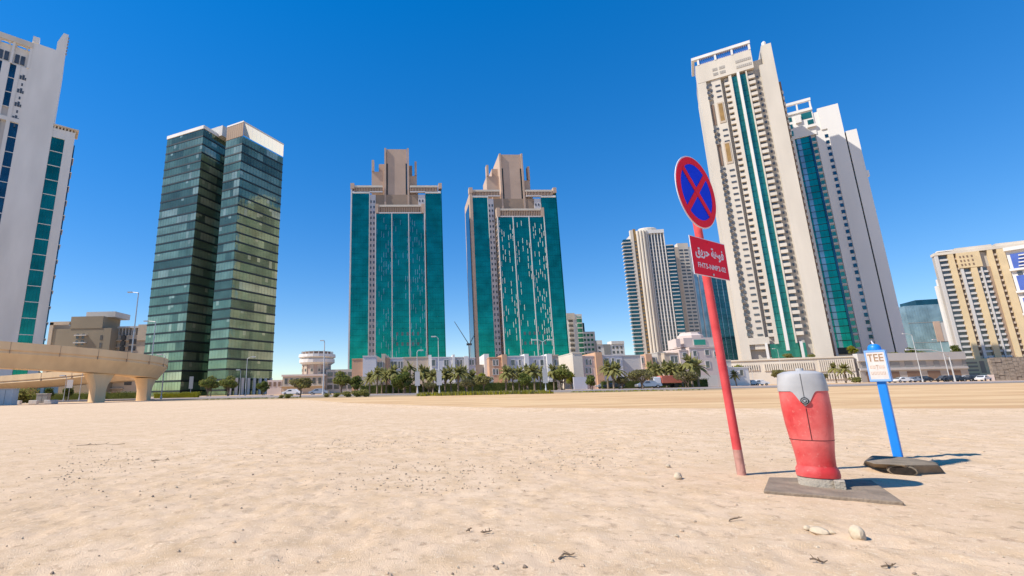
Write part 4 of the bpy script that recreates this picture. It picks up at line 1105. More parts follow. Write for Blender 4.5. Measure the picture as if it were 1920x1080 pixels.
# hedge by the office, grass strips
def hedge(p0, p1, Y, h, m, label, seed):
    x0, x1 = at(p0, 745, Y).x, at(p1, 745, Y).x
    r = np.random.default_rng(seed); q = MB(); q.box(x0+.3, x1-.3, Y+.25, Y+1.0, 0, h-.25, 1)
    for i in range(int((x1-x0)*110)):
        p = np.array((r.uniform(x0,x1), Y+r.uniform(0,1.2), r.uniform(.05,1)**.6*h))
        a = r.normal(size=3); a /= np.linalg.norm(a); b = np.cross(a, r.normal(size=3)); b /= np.linalg.norm(b); s = .2
        q.face([p-a*s*.5, p+b*s*.3, p+a*s*.5, p-b*s*.3], int(r.integers(2)))
    o = q.build('hedge', m); return tag(o, label, 'hedge')
hedge(40, 262, 92, 1.5, [L_dark, L_green], 'long dark green hedge behind the viaduct piers', 1)
hedge(672, 1050, 94, 2.0, [L_olive, L_dark], 'long loose shrub hedge behind the palms of the villa row', 3)
hedge(1130, 1335, 99, 1.9, [L_grey, L_dark], 'grey green shrub hedge before the pink villas', 4)
hedge(284, 372, 90, 1.2, [L_green, L_yel], 'bright clipped hedge before the office tower left of the round trees', 2)
def grass(p0, p1, Y0, Y1, dens, label, m, h=.35):
    x0, x1 = at(p0, 740, Y0).x, at(p1, 740, Y0).x; r = np.random.default_rng(int(p0)); q = MB()
    for i in range(int((x1-x0)*(Y1-Y0)*dens)):
        x, y = r.uniform(x0,x1), r.uniform(Y0,Y1)
        if float(vnoise(np.array([x*.5]), np.array([y*.5]), 33)[0]) < .35: continue
        a = r.uniform(0,6.28); hh = h*r.uniform(.4,1); wd = .12
        q.face([(x-wd*math.cos(a),y-wd*math.sin(a),0),(x+wd*math.cos(a),y+wd*math.sin(a),0),(x+r.uniform(-.1,.1),y,hh)], int(r.integers(2)))
    o = q.build('grass', m); return tag(o, label, 'grass', kind='stuff')
grass(782, 1040, 57, 62, 26, 'yellow green grass strip along the far edge of the sand', [L_yel, L_olive], .55)
grass(380, 560, 64, 67, 8, 'thin dry grass before the office tower', [L_olive, L_green], .2)
grass(1060, 1330, 62, 66, 8, 'dry grass before the pink villas', [L_olive, L_yel], .22)

# ------------------------------------------------------------------ street furniture
def lamp(px, Y, top_py, label, arms=1, banner=False, base_z=.1, r_=.09, side=-1, armlen=1.6, name='street_lamp'):
    x = at(px, 735, Y).x; H = at(px, top_py, Y).z - base_z
    root = empty(name, (x, Y, base_z), 0, label, 'street lamp', 'street lamps along the road')
    MB().tube([(0,0,0),(0,0,H)], [r_, r_*.6], 8).build('pole', M['lampwhite'], root)
    MB().tube([(0,0,0),(0,0,.5)], [r_*1.8, r_*1.6], 8).build('base', M['lampwhite'], root)
    for k in range(arms):
        s = side if k == 0 else -side
        MB().tube([(0,0,H-.1),(s*armlen*.6,0,H+.25),(s*armlen,0,H+.3)], [r_*.6, r_*.5, r_*.4], 6).build('arm', M['lampwhite'], root)
        MB().box(min(s*armlen,s*(armlen+.8)), max(s*armlen,s*(armlen+.8)), -.16, .16, H+.2, H+.38).build('lamp_head', M['lampwhite'], root)
    if banner:
        MB().box(-.42, .42, -.13, -.08, 1.3, 3.6).build('banner', M['pale'], root)
        MB().box(-.45, .45, -.1, -.02, 3.6, 3.7).build('banner_rod', M['steel'], root)
    return root
lamp(824, 80, 634, 'tall lamp post with pale banner before the white villa', 1, True, armlen=.4)
lamp(783, 81, 660, 'shorter lamp post with pale banner right of the tallest palm', 1, True, armlen=.3, side=1)
lamp(1024, 80, 640, 'double armed lamp post with pale banner before the wide white villa', 2, True, armlen=1.0)
lamp(460, 100, 672, 'white lamp post before the right side of the office tower', 1, False, armlen=.9, side=1)
lamp(449, 102, 696, 'short slim post left of the white lamp before the office tower', 1, False, armlen=.2, r_=.07)
lamp(606, 100, 641, 'tall slim mast in front of the round building', 1, False, armlen=.15, r_=.16)
lamp(1735, 122, 627, 'lamp post rising before the blue glass block', 1, False, armlen=1.5)
lamp(1787, 124, 638, 'tall grey lamp post left of the yellow flats', 1, False, armlen=1.2, r_=.1)
lamp(1472, 150, 655, 'thin lamp post before the green glass strips behind the hydrant cover', 1, False, armlen=.8, r_=.06)
lamp(303, 74, 668, 'camera pole with short arm beside the end of the viaduct', 1, False, armlen=.5, side=-1)
lamp(150, 72, 692, 'slim white pole under the viaduct', 1, False, armlen=.2, r_=.06)
lamp(121, 72, 708, 'slim white pole with sign left of the first viaduct pier', 1, False, armlen=.2, r_=.05)
lamp(1416, 126, 690, 'small lamp post before the ribbed podium near the red pole', 1, False, armlen=.3, r_=.06)
# gantry mast near the cars at right
x = at(1790, 710, 118).x
root = empty('traffic_mast', (x, 118, 0), 0, 'white curved gantry arm reaching left over the parked cars', 'traffic mast')
MB().tube([(0,0,0),(0,0,6.0),(-1.2,0,7.2),(-4,0,7.9),(-10,0,8.1)], [.16,.14,.12,.1,.07], 8).build('pole', M['lampwhite'], root)
MB().box(-10.4,-9.6,-.15,.15,7.9,8.3).build('signal_head', M['lampwhite'], root)
# lamps standing on the viaduct
def lampv(px, Y, zb, top, label, armlen, s):
    x = at(px, 660, Y).x; H = at(px, top, Y).z-zb
    root = empty('street_lamp', (x, Y, zb), 0, label, 'street lamp', 'lamps standing on the viaduct')
    MB().tube([(0,0,0),(0,0,H)], [.11,.07], 8).build('pole', M['steel'], root)
    MB().tube([(0,0,H-.05),(s*armlen,0,H+.1)], [.06,.05], 6).build('arm', M['steel'], root)
    MB().box(min(s*armlen,s*(armlen+.7)), max(s*armlen,s*(armlen+.7)), -.15,.15,H+.02,H+.18).build('lamp_head', M['steel'], root)
lampv(247, 72, 4.9, 549, 'very tall thin lamp post on the viaduct before the blue sky', 1.0, -1)
lampv(286, 74, 4.7, 603, 'lamp post on the viaduct before the green office tower', 1.2, -1)
# signal on the viaduct parapet
p = at(228, 665, 68)
root = empty('traffic_signal', (p.x, 68, 5.9), 0, 'dark traffic signal seen from behind on the viaduct parapet', 'traffic signal')
MB().tube([(0,0,0),(0,0,1.4)], [.07,.07], 6).build('pole', M['black'], root)
for k in range(3):
    MB().box(-.28,.28,-.2,.2,1.2+k*.8,1.85+k*.8).build('signal_box', M['black'], root)
MB().box(-.1,.1,-.12,.12,1.2,3.6).build('backing', M['black'], root)
# cabinets, sign boards and boulders at the left edge
def box_thing(name, px, py, Y, wd, h, d, m, label, cat):
    p = at(px, py, Y); r = empty(name, (p.x, Y, 0), 0, label, cat)
    o = MB().box(-wd/2, wd/2, 0, d, .1, h).build('body', m, r, bevel=.03)
    MB().box(-wd/2-.05, wd/2+.05, -.05, d+.05, h, h+.08).build('lid', M['pale'], r)
    MB().box(-wd/2-.03, wd/2+.03, -.03, d+.03, 0, .1).build('plinth', M['pale'], r)
    MB().box(-.02, .02, -.02, 0, .15, h-.05).build('door_seam', M['grey'], r)
    return r
box_thing('utility_cabinet', 6, 760, 52, 1.6, 1.7, .8, M['lampwhite'], 'white utility cabinet at the very left edge', 'cabinet')
box_thing('utility_cabinet', 76, 758, 58, 1.3, 1.15, .6, M['grey'], 'grey utility cabinet right of the olive tree', 'cabinet')
MBk = []
for px, wd in ((20,.9),(30,.8),(60,1.0),(88,.9),(99,.7)):
    p = at(px, 760, 57); o = MB().prism([(-wd/2,0),(wd/2,0),(wd/2*.9,.4),(-wd/2*.9,.4)], 0, .45).build('barrier_block', M['pale'], None, (p.x,57,0), bevel=.05)
    tag(o, {20:'pale barrier block right beside the white cabinet',30:'pale barrier block under the olive tree',60:'pale barrier block left of the grey cabinet',88:'pale barrier block right of the grey cabinet',99:'small pale barrier block nearest the white poles'}[px], 'barrier', 'barrier blocks at the sand edge')
# road signs
def road_sign(px, Y, top, label, wd=.7, h=.9, m='grey'):
    x = at(px, 735, Y).x; H = at(px, top, Y).z
    r = empty('road_sign', (x, Y, 0), 0, label, 'road sign'); MB().tube([(0,.05,0),(0,.05,H)], [.05,.05], 6).build('post', M['steel'], r)
    MB().box(-wd/2, wd/2, -.03, 0, H-h, H).build('plate', M[m], r)
road_sign(357, 95, 706, 'dark narrow sign on a post before the office tower', .8, 2.4, 'grey')
road_sign(129, 70, 712, 'grey back of a road sign under the viaduct', .9, 1.2, 'pale')
road_sign(1380, 118, 694, 'dark small sign right of the red pole before the podium', .6, 1.2, 'grey')

# ------------------------------------------------------------------ vehicles
def car_proto(paint, suv=False):
    root = empty('parked_car', (0,0,-50), 0, '', 'car', 'cars parked along the far edge of the sand')
    h = 1.62 if suv else 1.42
    prof = [(-2.2,.35),(-2.25,.75),(-1.5,.92),(-.9,h-.05),(-.3,h),(.9,h),(1.45 if not suv else 1.9,.95 if not suv else 1.2),(2.2,.88),(2.25,.4)]
    q = MB(); rings = []
    for y, s in ((-.85,.93),(-.72,1),(.72,1),(.85,.93)):
        rings.append([(x, y*(1 if z < 1.0 else .82), .3+(z-.3)*s) for x, z in prof])
    q.loft(rings); q.build('body', paint, root, smooth=True)
    q = MB()
    for sg in (-1,1):
        q.face([(-.98,sg*.80,.95),(.05,sg*.80,.95),(.02,sg*.71,h-.1),(-.72,sg*.71,h-.1)][::sg]); q.face([(.12,sg*.80,.95),(1.25,sg*.80,.95),(.85,sg*.71,h-.1),(.1,sg*.71,h-.1)][::sg])
    q.build('side_glass', M['gdark'], root)
    q = MB(); q.face([(-1.52,-.62,.95),(-.98,-.58,h-.1),(-.98,.58,h-.1),(-1.52,.62,.95)]); q.build('windscreen', M['gdark'], root, (-.02,0,.03))
    for sx in (-1.4,1.4):
        for sy in (-.8,.8):
            w_ = MB(); w_.loft([[(.32*math.cos(k*.5236),y,.32*math.sin(k*.5236)) for k in range(12)] for y in (-.1,.1)])
            o = w_.build('wheel', M['black'], root, (sx,sy,.32))
            MB().loft([[(.18*math.cos(k*.7854),y,.18*math.sin(k*.7854)) for k in range(8)] for y in (-.12,.12)]).build('rim', M['steel'], o)
    for sy in (-.6,.6): MB().box(-2.28,-2.2,sy-.16,sy+.16,.62,.76).build('headlight', M['lampwhite'], root)
    return root
pw_ = mat('white_car_paint', (.75,.75,.75), .3, .03, 1); pd = mat('dark_car_paint', (.03,.035,.045), .3, .1, 1); ps = mat('silver_car_paint', (.42,.43,.45), .3, .05, 1, metal=.5); pr = mat('dark_red_car_paint', (.22,.04,.05), .3, .05, 1)
CARS = {'w': car_proto(pw_), 'd': car_proto(pd, True), 's': car_proto(ps), 'r': car_proto(pr)}
for px, Y, k, rz, lab in ((1697,128,'w',0,'white car just right of the blue marker'),(1716,129,'s',3.1,'silver car right of the white one by the marker'),(1780,126,'d',0,'dark car at the foot of the gantry mast'),
    (1797,124,'d',3.1,'dark car between gantry mast and yellow flats'),(1812,125,'w',0,'white car before the yellow podium, left one'),(1830,124,'d',0,'dark car before the yellow podium'),(1850,123,'w',.4,'white car nearest the rough stone wall'),
    (1668,130,'s',0,'silver car half behind the blue marker post'),(1735,131,'d',0,'dark car below the first tall lamp post at right'),
    (1150,100,'d',0,'dark car under the low grey tree'),(1140,102,'s',0,'silver car half hidden at the foot of the orange tower'),(1217,90,'s',.0,'silver car between grey acacia and red truck'),
    (1390,118,'d',0,'dark car right of the red pole'),(1408,119,'s',0,'silver car left of the hydrant cover'),(1425,120,'w',0,'white car close to the hydrant cover'),
    (212,98,'r',0,'dark red car right behind the first viaduct pier'),(885,101,'w',0,'white car under the boxy trimmed tree'),(915,101,'d',0,'dark car right under the boxy trimmed tree'),
    (548,112,'w',0,'white car left of the umbrella tree trunk'),(598,112,'s',0,'silver car right of the umbrella tree')):
    place(CARS[k], px, Y, lab, 1.0, rz, z=.0 if Y > 110 or Y < 68 else .13)
# red truck
def truck():
    x = at(1250, 735, 92).x; root = empty('small_truck', (x, 92, .12), 0, 'small truck with red load bed and white cab', 'truck')
    MB().box(-2.6,-1.2,-.9,.9,.5,2.1).build('cab', pw_, root, bevel=.12)
    MB().box(-2.63,-2.5,-.7,.7,1.3,1.95).build('windscreen', M['gdark'], root)
    MB().box(-1.1,2.7,-1,1,.9,2.3).build('load_bed', mat('faded_red_tarp', (.55,.16,.10), .8, .1, 1), root, bevel=.06)
    MB().box(-2.5,2.7,-.4,.4,.5,.85).build('chassis', M['black'], root)
    for sx in (-1.9,1.6):
        for sy in (-.85,.85):
            MB().loft([[(.42*math.cos(k*.5236),y,.42*math.sin(k*.5236)) for k in range(12)] for y in (-.12,.12)]).build('wheel', M['black'], root, (sx,sy,.42))
truck()

# ------------------------------------------------------------------ foreground: no stopping sign
red_pole = mat('faded_red_pole_paint', (.70,.10,.10), .55, .15, 6, spec=.2, col2=(.52,.05,.055), bump=.15, bscale=60)
red_sign = mat('red_sign_sheet', (.86,.02,.045), .6, .05, 5, spec=.08)
blue_sign = mat('blue_sign_sheet', (.010,.05,.80), .6, .06, 5, spec=.08)
white_sign = mat('white_sign_sheet', (.78,.70,.72), .5, .04, 8)
def sign():
    root = empty('no_stopping_sign', (2.93, 4.70, gz(2.93,4.70)-.02), 0, 'red pole with round blue no stopping disc above a red hydrant plate', 'road sign')
    LX, LY = -.105, -.03                         # lean over the height of the pole
    def axis_(z): return Vector((LX*z/3.2, LY*z/3.2, z))
    MB().tube([axis_(0), axis_(.25)], [.0385,.0385], 16).build('pole_foot', mat('bleached_pole_foot', (.58,.30,.24), .8, .2, 8, bump=.3, bscale=50), root, smooth=True)
    MB().tube([axis_(.25), axis_(1.5), axis_(2.95)], [.0385]*3, 16).build('pole', red_pole, root, smooth=True)
    al = rad(34); R_ = .405; dz = 2.86; off = -.05
    ctr = axis_(dz)
    d = empty('disc', ctr, al); d.parent = root
    def ringdisc(y0, y1, ra, rb, n=64):
        q = MB()
        for k in range(n):
            a, b = 6.28319*k/n, 6.28319*(k+1)/n
            P = lambda r, t, y: (r*math.cos(t), y, r*math.sin(t))
            q.face([P(ra,a,y0),P(rb,a,y0),P(rb,b,y0),P(ra,b,y0)])
            q.face([P(rb,a,y0),P(rb,a,y1),P(rb,b,y1),P(rb,b,y0)])
            if ra > 0: q.face([P(ra,a,y1),P(ra,a,y0),P(ra,b,y0),P(ra,b,y1)])
            q.face([P(ra,b,y1),P(rb,b,y1),P(rb,a,y1),P(ra,a,y1)])
        return q
    def sub(q, name, m, parent=root): 
        o = q.build(name, m, parent, ctr, al); return o
    COL.objects.unlink(d); bpy.data.objects.remove(d)
    disc = sub(ringdisc(off, off+.006, 0.0001, R_), 'disc', white_sign)
    def child(q, name, m): return q.build(name, m, disc)
    child(ringdisc(off-.0025, off-.0005, 0.0001, R_*.80), 'blue_field', blue_sign)
    child(ringdisc(off-.006, off-.0005, R_*.775, R_*.965), 'red_ring', red_sign)
    for i, ang in enumerate((45, -45)):
        a = rad(ang); q = MB(); L, wd = R_*.79, R_*.082
        t = Vector((math.cos(a),0,math.sin(a))); s_ = Vector((-math.sin(a),0,math.cos(a)))
        y0 = off-.0062-.0012*i
        q.face([t*-L-s_*wd+Vector((0,y0,0)), t*L-s_*wd+Vector((0,y0,0)), t*L+s_*wd+Vector((0,y0,0)), t*-L+s_*wd+Vector((0,y0,0))])
        q.face([t*-L+s_*wd+Vector((0,y0+.003,0)), t*L+s_*wd+Vector((0,y0+.003,0)), t*L-s_*wd+Vector((0,y0+.003,0)), t*-L-s_*wd+Vector((0,y0+.003,0))])
        child(q, 'red_bar', red_sign)
    for z in (-.22, .05):
        MB().tube([Vector((-.07,off+.02,z)), Vector((.07,off+.02,z))], [.016,.016], 8).build('clamp', M['steel'], disc)
    # plate
    pc = axis_(2.135); W_, H_ = .68, .405
    c2 = Vector((.035,0,0))
    pl = MB(); pl.box(-W_/2+.035, W_/2+.035, off, off+.005, -H_/2, H_/2)
    plate = pl.build('plate', white_sign, root, pc, rad(32))
    MB().box(-W_/2+.043, W_/2+.027, off-.002, off-.0005, -H_/2+.008, H_/2-.008).build('plate_face', red_sign, plate)
    for z in (-.12,.12):
        MB().tube([Vector((-.07,off+.02,z)), Vector((.07,off+.02,z))], [.016,.016], 8).build('clamp', M['steel'], plate)
    def text(body, size, x, z, wid=None, name='lettering', boldness=0.0):
        c = bpy.data.curves.new(name, 'FONT'); c.body = body; c.size = size; c.align_x = 'CENTER'; c.align_y = 'CENTER'; c.extrude = .0006; c.offset = boldness
        o = bpy.data.objects.new(name, c); COL.objects.link(o)
        bpy.context.view_layer.update()
        me = bpy.data.meshes.new_from_object(o.evaluated_get(bpy.context.evaluated_depsgraph_get()))
        bpy.data.objects.remove(o)
        co = np.zeros(len(me.vertices)*3); me.vertices.foreach_get('co', co); co = co.reshape(-1,3)
        mid = (co.min(0)+co.max(0))/2; sx = (wid/(co[:,0].max()-co[:,0].min())) if wid else 1
        out = np.stack([(co[:,0]-mid[0])*sx+x, off-.0035-(co[:,2]), (co[:,1]-mid[1])+z], 1)
        me.vertices.foreach_set('co', out.ravel()); me.materials.clear(); me.materials.append(white_sign); me.update()
        o = bpy.data.objects.new(name, me); COL.objects.link(o); o.parent = plate; return o
    text('\uFED6\uFEF3\uFEAE\uFEA3 \uFE94\uFEEB\uFEEE\uFED3', .135, .035, .045, .55, 'arabic_lettering', .004)
    text('FHT5-NMP2-02', .075, .045, -.095, .53, 'code_lettering', .001)
    MB().tube([(.04,off-.006,-.175),(.04,off-.012,-.175)], [.012,.012], 8).build('bolt', M['lampwhite'], plate)
    MB().tube([(.02,off-.004,.165),(.02,off-.008,.165)], [.008,.008], 8).build('bolt', red_sign, plate)
sign()

# ------------------------------------------------------------------ foreground: hydrant cover
def hydrant():
    bx, by = 3.19, 4.10
    root = empty('hydrant_cover', (bx, by, gz(bx,by)+.028), rad(-38), 'faded red hydrant cover with grey shield shaped cap on a concrete ring', 'hydrant')
    red = mat('faded_red_plastic', (.76,.175,.155), .5, .1, 4, col2=(.56,.035,.035), bump=.1, bscale=40)
    n_ = red.node_tree; pb = n_.nodes['Principled BSDF']; src = pb.inputs['Base Color'].links[0].from_socket
    tc = n_.nodes.new('ShaderNodeTexCoord'); mp = n_.nodes.new('ShaderNodeMapping'); mp.inputs['Scale'].default_value = (9, 9, 2.2)
    n_.links.new(tc.outputs['Object'], mp.inputs['Vector'])
    t1 = n_.nodes.new('ShaderNodeTexNoise'); t1.inputs['Scale'].default_value = 1.3; t1.inputs['Detail'].default_value = 8; t1.inputs['Roughness'].default_value = .7
    n_.links.new(mp.outputs[0], t1.inputs['Vector'])
    m1 = n_.nodes.new('ShaderNodeMapRange'); m1.inputs[1].default_value = .56; m1.inputs[2].default_value = .72; m1.inputs[4].default_value = .6
    n_.links.new(t1.outputs['Fac'], m1.inputs[0])
    x1 = n_.nodes.new('ShaderNodeMix'); x1.data_type = 'RGBA'; x1.inputs[7].default_value = (.42,.012,.02,1)
    n_.links.new(m1.outputs[0], x1.inputs[0]); n_.links.new(src, x1.inputs[6])
    t2 = n_.nodes.new('ShaderNodeTexNoise'); t2.inputs['Scale'].default_value = 38; t2.inputs['Detail'].default_value = 6
    n_.links.new(tc.outputs['Object'], t2.inputs['Vector'])
    m2 = n_.nodes.new('ShaderNodeMapRange'); m2.inputs[1].default_value = .60; m2.inputs[2].default_value = .80; m2.inputs[4].default_value = .35
    n_.links.new(t2.outputs['Fac'], m2.inputs[0])
    x2 = n_.nodes.new('ShaderNodeMix'); x2.data_type = 'RGBA'; x2.inputs[7].default_value = (.74,.42,.33,1)
    n_.links.new(m2.outputs[0], x2.inputs[0]); n_.links.new(x1.outputs[2], x2.inputs[6]); n_.links.new(x2.outputs[2], pb.inputs['Base Color'])
    gcap = mat('grey_plastic_cap', (.46,.45,.445), .45, .14, 6, bump=.05, bscale=80)
    conc = mat('pale_concrete', (.45,.39,.31), .95, .15, 8, bump=.6, bscale=60)
    zs = [.135,.16,.21,.264,.36,.478,.60,.72,.80,.865,.89]
    ws = [.258,.258,.262,.272,.298,.324,.337,.336,.328,.310,.298]
    def wz(z): return np.interp(z, zs, ws)/2
    def pt(th, z, k=1.0, add=0.0):
        a = wz(z)*k+add; b = a*.86
        c, s = math.cos(th), math.sin(th)
        e = 2/2.9
        x = a*math.copysign(abs(c)**e, c); y = b*math.copysign(abs(s)**e, s)
        if s < 0: y -= .018*max(0, 1-abs(x)/(a*.95))       # slight ridge down the front
        xs = .018*((z-.5)/.4)                               # body swings a little to one side
        return (x-.004, y, z)
    N = 72
    body = MB().loft([[pt(6.28319*k/N, z) for k in range(N)] for z in np.linspace(.135,.80,28)])
    body.build('body', red, root, smooth=True)
    # base lip
    lip = MB().loft([[pt(6.28319*k/N, .15, s) for k in range(N)] for s in (1.0,)]*0 + [[(p[0]*s, p[1]*s, z) for p in [pt(6.28319*k/N, .15) for k in range(N)]] for z, s in ((.058,1.06),(.062,1.12),(.085,1.13),(.115,1.10),(.135,1.02),(.150,.995))])
    lip.build('base_lip', red, root, smooth=True)
    # grey cap with dipping shield edge
    def zb(th):
        x = pt(th, .7)[0]; s = math.sin(th)
        if s > 0: return .745
        t = min(1, abs(x)/.085); t = t*t*(3-2*t)
        return .622+.123*t
    rows = 12; rings = []
    for i in range(rows+1):
        r = []
        for k in range(N):
            th = 6.28319*k/N; z = zb(th)+(.888-zb(th))*i/rows
            r.append(pt(th, z, 1, .0065))
        rings.append(r)
    top = [pt(6.28319*k/N, .888, .93, .0) for k in range(N)]
    rings.append([(p[0],p[1],.897) for p in top]); rings.append([(p[0]*.8,p[1]*.8,.909) for p in top]); rings.append([(p[0]*.4,p[1]*.4,.915) for p in top])
    inner = [pt(6.28319*k/N, zb(6.28319*k/N), 1, -.002) for k in range(N)]
    cap = MB().loft([inner]+rings); cap.build('cap', gcap, root, smooth=True)
    MB().tube([(0,-.02,.905),(0,-.02,.935)], [.03,.026], 12).build('top_knob', gcap, root, smooth=True)
    # seams
    dark = mat('dark_seam', (.10,.02,.02), .8, .1, 5); gseam = mat('grey_seam', (.16,.16,.16), .8, .1, 5)
    def front(z, add): p = pt(-math.pi/2, z); return (p[0]+.002, p[1]-add, z)
    MB().tube([front(z, -.0008) for z in np.linspace(.352,.625,14)], [.0032]*14, 6).build('seam', dark, root)
    MB().tube([front(z, .0058) for z in np.linspace(.70,.888,8)], [.003]*8, 6).build('cap_seam', gseam, root)
    q = MB(); ring = [Vector(pt(6.28319*k/N, .352)) for k in range(N+1)]
    q.tube(ring, [.0028]*(N+1), 6); q.build('seam', dark, root)
    # round lock emblem
    f = front(.668, .012)
    def cyl(r, y0, y1, m, name, par, n=28):
        q = MB(); q.loft([[(f[0]+r*math.cos(6.2832*k/n), y, f[2]+r*math.sin(6.2832*k/n)) for k in range(n)] for y in (y1, y0)]); return q.build(name, m, par, smooth=True)
    bd = cyl(.0285, f[1]-.006, f[1]+.02, M['black'], 'lock_badge', root)
    cyl(.021, f[1]-.009, f[1]-.005, M['steel'], 'badge_ring', bd); cyl(.0165, f[1]-.010, f[1]-.006, M['black'], 'badge_field', bd)
    for k in range(3):
        a = k*1.0472; q = MB(); q.tube([(f[0]-.012*math.cos(a), f[1]-.011, f[2]-.012*math.sin(a)), (f[0]+.012*math.cos(a), f[1]-.011, f[2]+.012*math.sin(a))], [.0026,.0026], 6); q.build('badge_spoke', M['steel'], bd)
    # concrete collar with notched block
    MB().loft([[(p[0]*s, p[1]*s, z) for p in [pt(6.28319*k/N, .15) for k in range(N)]] for z, s in ((-.05,1.09),(.050,1.09),(.057,1.05))]).build('collar', conc, root, smooth=True)
    MB().box(.085,.155,-.150,-.06,-.02,.056).build('collar_block', conc, root, bevel=.006)
    # slab on the sand
    C4 = [Vector((*p, 0)) for p in ((2.60,3.93),(3.27,3.49),(3.74,4.24),(3.02,4.46))]
    slab = empty('concrete_slab', (3.15,4.03,gz(3.15,4.03)), 0, 'thin brown grey square slab lying under the hydrant cover', 'slab')
    sm = mat('weathered_slab', (.30,.23,.165), .95, .18, 7, bump=.6, bscale=40)
    q = MB(); q.prism([(c-Vector((3.15,4.03,0))).xy for c in C4], -.06, .022); q.build('slab', sm, slab, bevel=.008)
hydrant()

# ------------------------------------------------------------------ foreground: blue marker on its footing
def marker():
    px_, py_ = 5.20, 5.50
    z_ = gz(px_, py_)
    root = empty('blue_tee_marker', (px_, py_, z_), rad(-50), 'bright blue marker post with white TEE face box', 'marker post')
    blue = mat('bright_blue_paint', (.012,.23,.72), .4, .06, 5, bump=.08, bscale=50)
    bface = mat('worn_white_face', (.74,.66,.60), .6, .08, 12)
    ink = mat('faded_brown_ink', (.40,.25,.14), .8, .1, 20); ink2 = mat('washed_out_ink', (.66,.50,.38), .8, .1, 20)
    MB().box(-.040,.040,-.040,.040,-.1,.86).build('post', blue, root, bevel=.012)
    b = MB().box(-.092,.092,-.06,.060,.835,1.195).build('head_box', blue, root, bevel=.008)
    rim = MB(); y0, y1 = -.066, -.058
    rim.box(-.09,.09,y0,y1,.838,.862).box(-.09,.09,y0,y1,1.17,1.192).box(-.09,-.078,y0,y1,.862,1.17).box(.078,.09,y0,y1,.862,1.17)
    rim.build('face_rim', mat('pale_blue_rim', (.22,.42,.80), .5, .05, 5), root)
    fc = MB().box(-.078,.078,-.0635,-.059,.862,1.17).build('face_plate', bface, root)
    MB().loft([[(.050*s*math.cos(k*.5236), .050*s*math.sin(k*.5236), z) for k in range(12)] for z, s in ((1.195,1.25),(1.225,1.2),(1.25,1.0),(1.265,.55))]).build('top_cap', blue, root, smooth=True)
    MB().tube([(0,0,1.26),(-.012,0,1.305)], [.012,.005], 8).build('top_spike', white_sign, root)
    # TEE as flat bars, two faded illegible rows below
    def bar(x0,x1,z0,z1,m,name='lettering'):
        q = MB(); q.box(x0,x1,-.0655,-.063,z0,z1); return q
    q = MB(); Y0, Y1 = -.0655, -.063
    q.box(-.066,-.026,Y0,Y1,1.135,1.149).box(-.051,-.041,Y0,Y1,1.065,1.135)
    for x in (-.016,.028):
        q.box(x,x+.010,Y0,Y1,1.065,1.149); 
        for z in (1.065,1.1,1.136): q.box(x+.010,x+.036,Y0,Y1,z,z+.013)
    q.build('lettering', ink, fc)
    q = MB()
    for row, z in ((0,.985),(1,.915)):
        for i in range(5):
            x = -.063+i*.0255
            if row == 0 and i == 2: q.box(x+.006,x+.013,Y0,Y1,z-.01,z+.04); q.box(x-.002,x+.021,Y0,Y1,z+.028,z+.04)
            else: q.box(x,x+.018,Y0,Y1,z,z+.008); q.box(x,x+.005,Y0,Y1,z+.008,z+.034); q.box(x+.0125,x+.018,Y0,Y1,z+.008,z+.034)
    tag(q.build('faded_lettering', ink2, fc), kind='stuff')
    # footing: worn block, dark pipe end facing the camera
    zf = .09
    ft = empty('footing_block', (4.9,5.3,gz(4.9,5.3)), 0, 'worn grey brown footing block with dark round hole under the blue marker', 'footing')
    sm = mat('worn_footing', (.27,.21,.145), .95, .22, 6, bump=.7, bscale=30)
    def rel(pp, z): return [onz(a, b, z) - ft.location for a, b in pp]
    low = rel(((1618,871),(1634,858),(1700,858),(1758,868),(1771,886),(1700,889),(1640,878)), 0)
    top = rel(((1620,861),(1634,853),(1700,856),(1750,864),(1758,868),(1700,871),(1640,868)), zf)
    rr = random.Random(3)
    def ring(P, z, dz=0): return [(p.x, p.y, z + rr.uniform(-dz, dz)) for p in P][::-1]
    mid = [a*.35+b*.65 for a, b in zip(low, top)]
    q = MB(); q.loft([ring(low, -.08), ring(low, .012), ring(mid, .06, .006), ring(top, zf, .008)])
    q.build('block', sm, ft, bevel=.014)
    d = Vector((-.60,-.78,-.02)).normalized(); c0 = onz(1690, 881, .03) - ft.location
    sd = Vector((-d.y, d.x, 0)).normalized()
    def oval(c, a, b): return [c + sd*a*math.cos(k*.3927) + Vector((0,0,b*math.sin(k*.3927))) for k in range(16)]
    MB().loft([oval(c0 - d*.3, .09, .045), oval(c0 + d*.05, .105, .052), oval(c0 + d*.06, .098, .047)]).build('pipe_stub', sm, ft, smooth=True)
    MB().loft([oval(c0 + d*.05, .09, .042), oval(c0 + d*.064, .088, .040)]).build('pipe_hole', mat('dark_pipe_mouth', (.035,.024,.017), .9, .3, 25, bump=.5), ft)
marker()

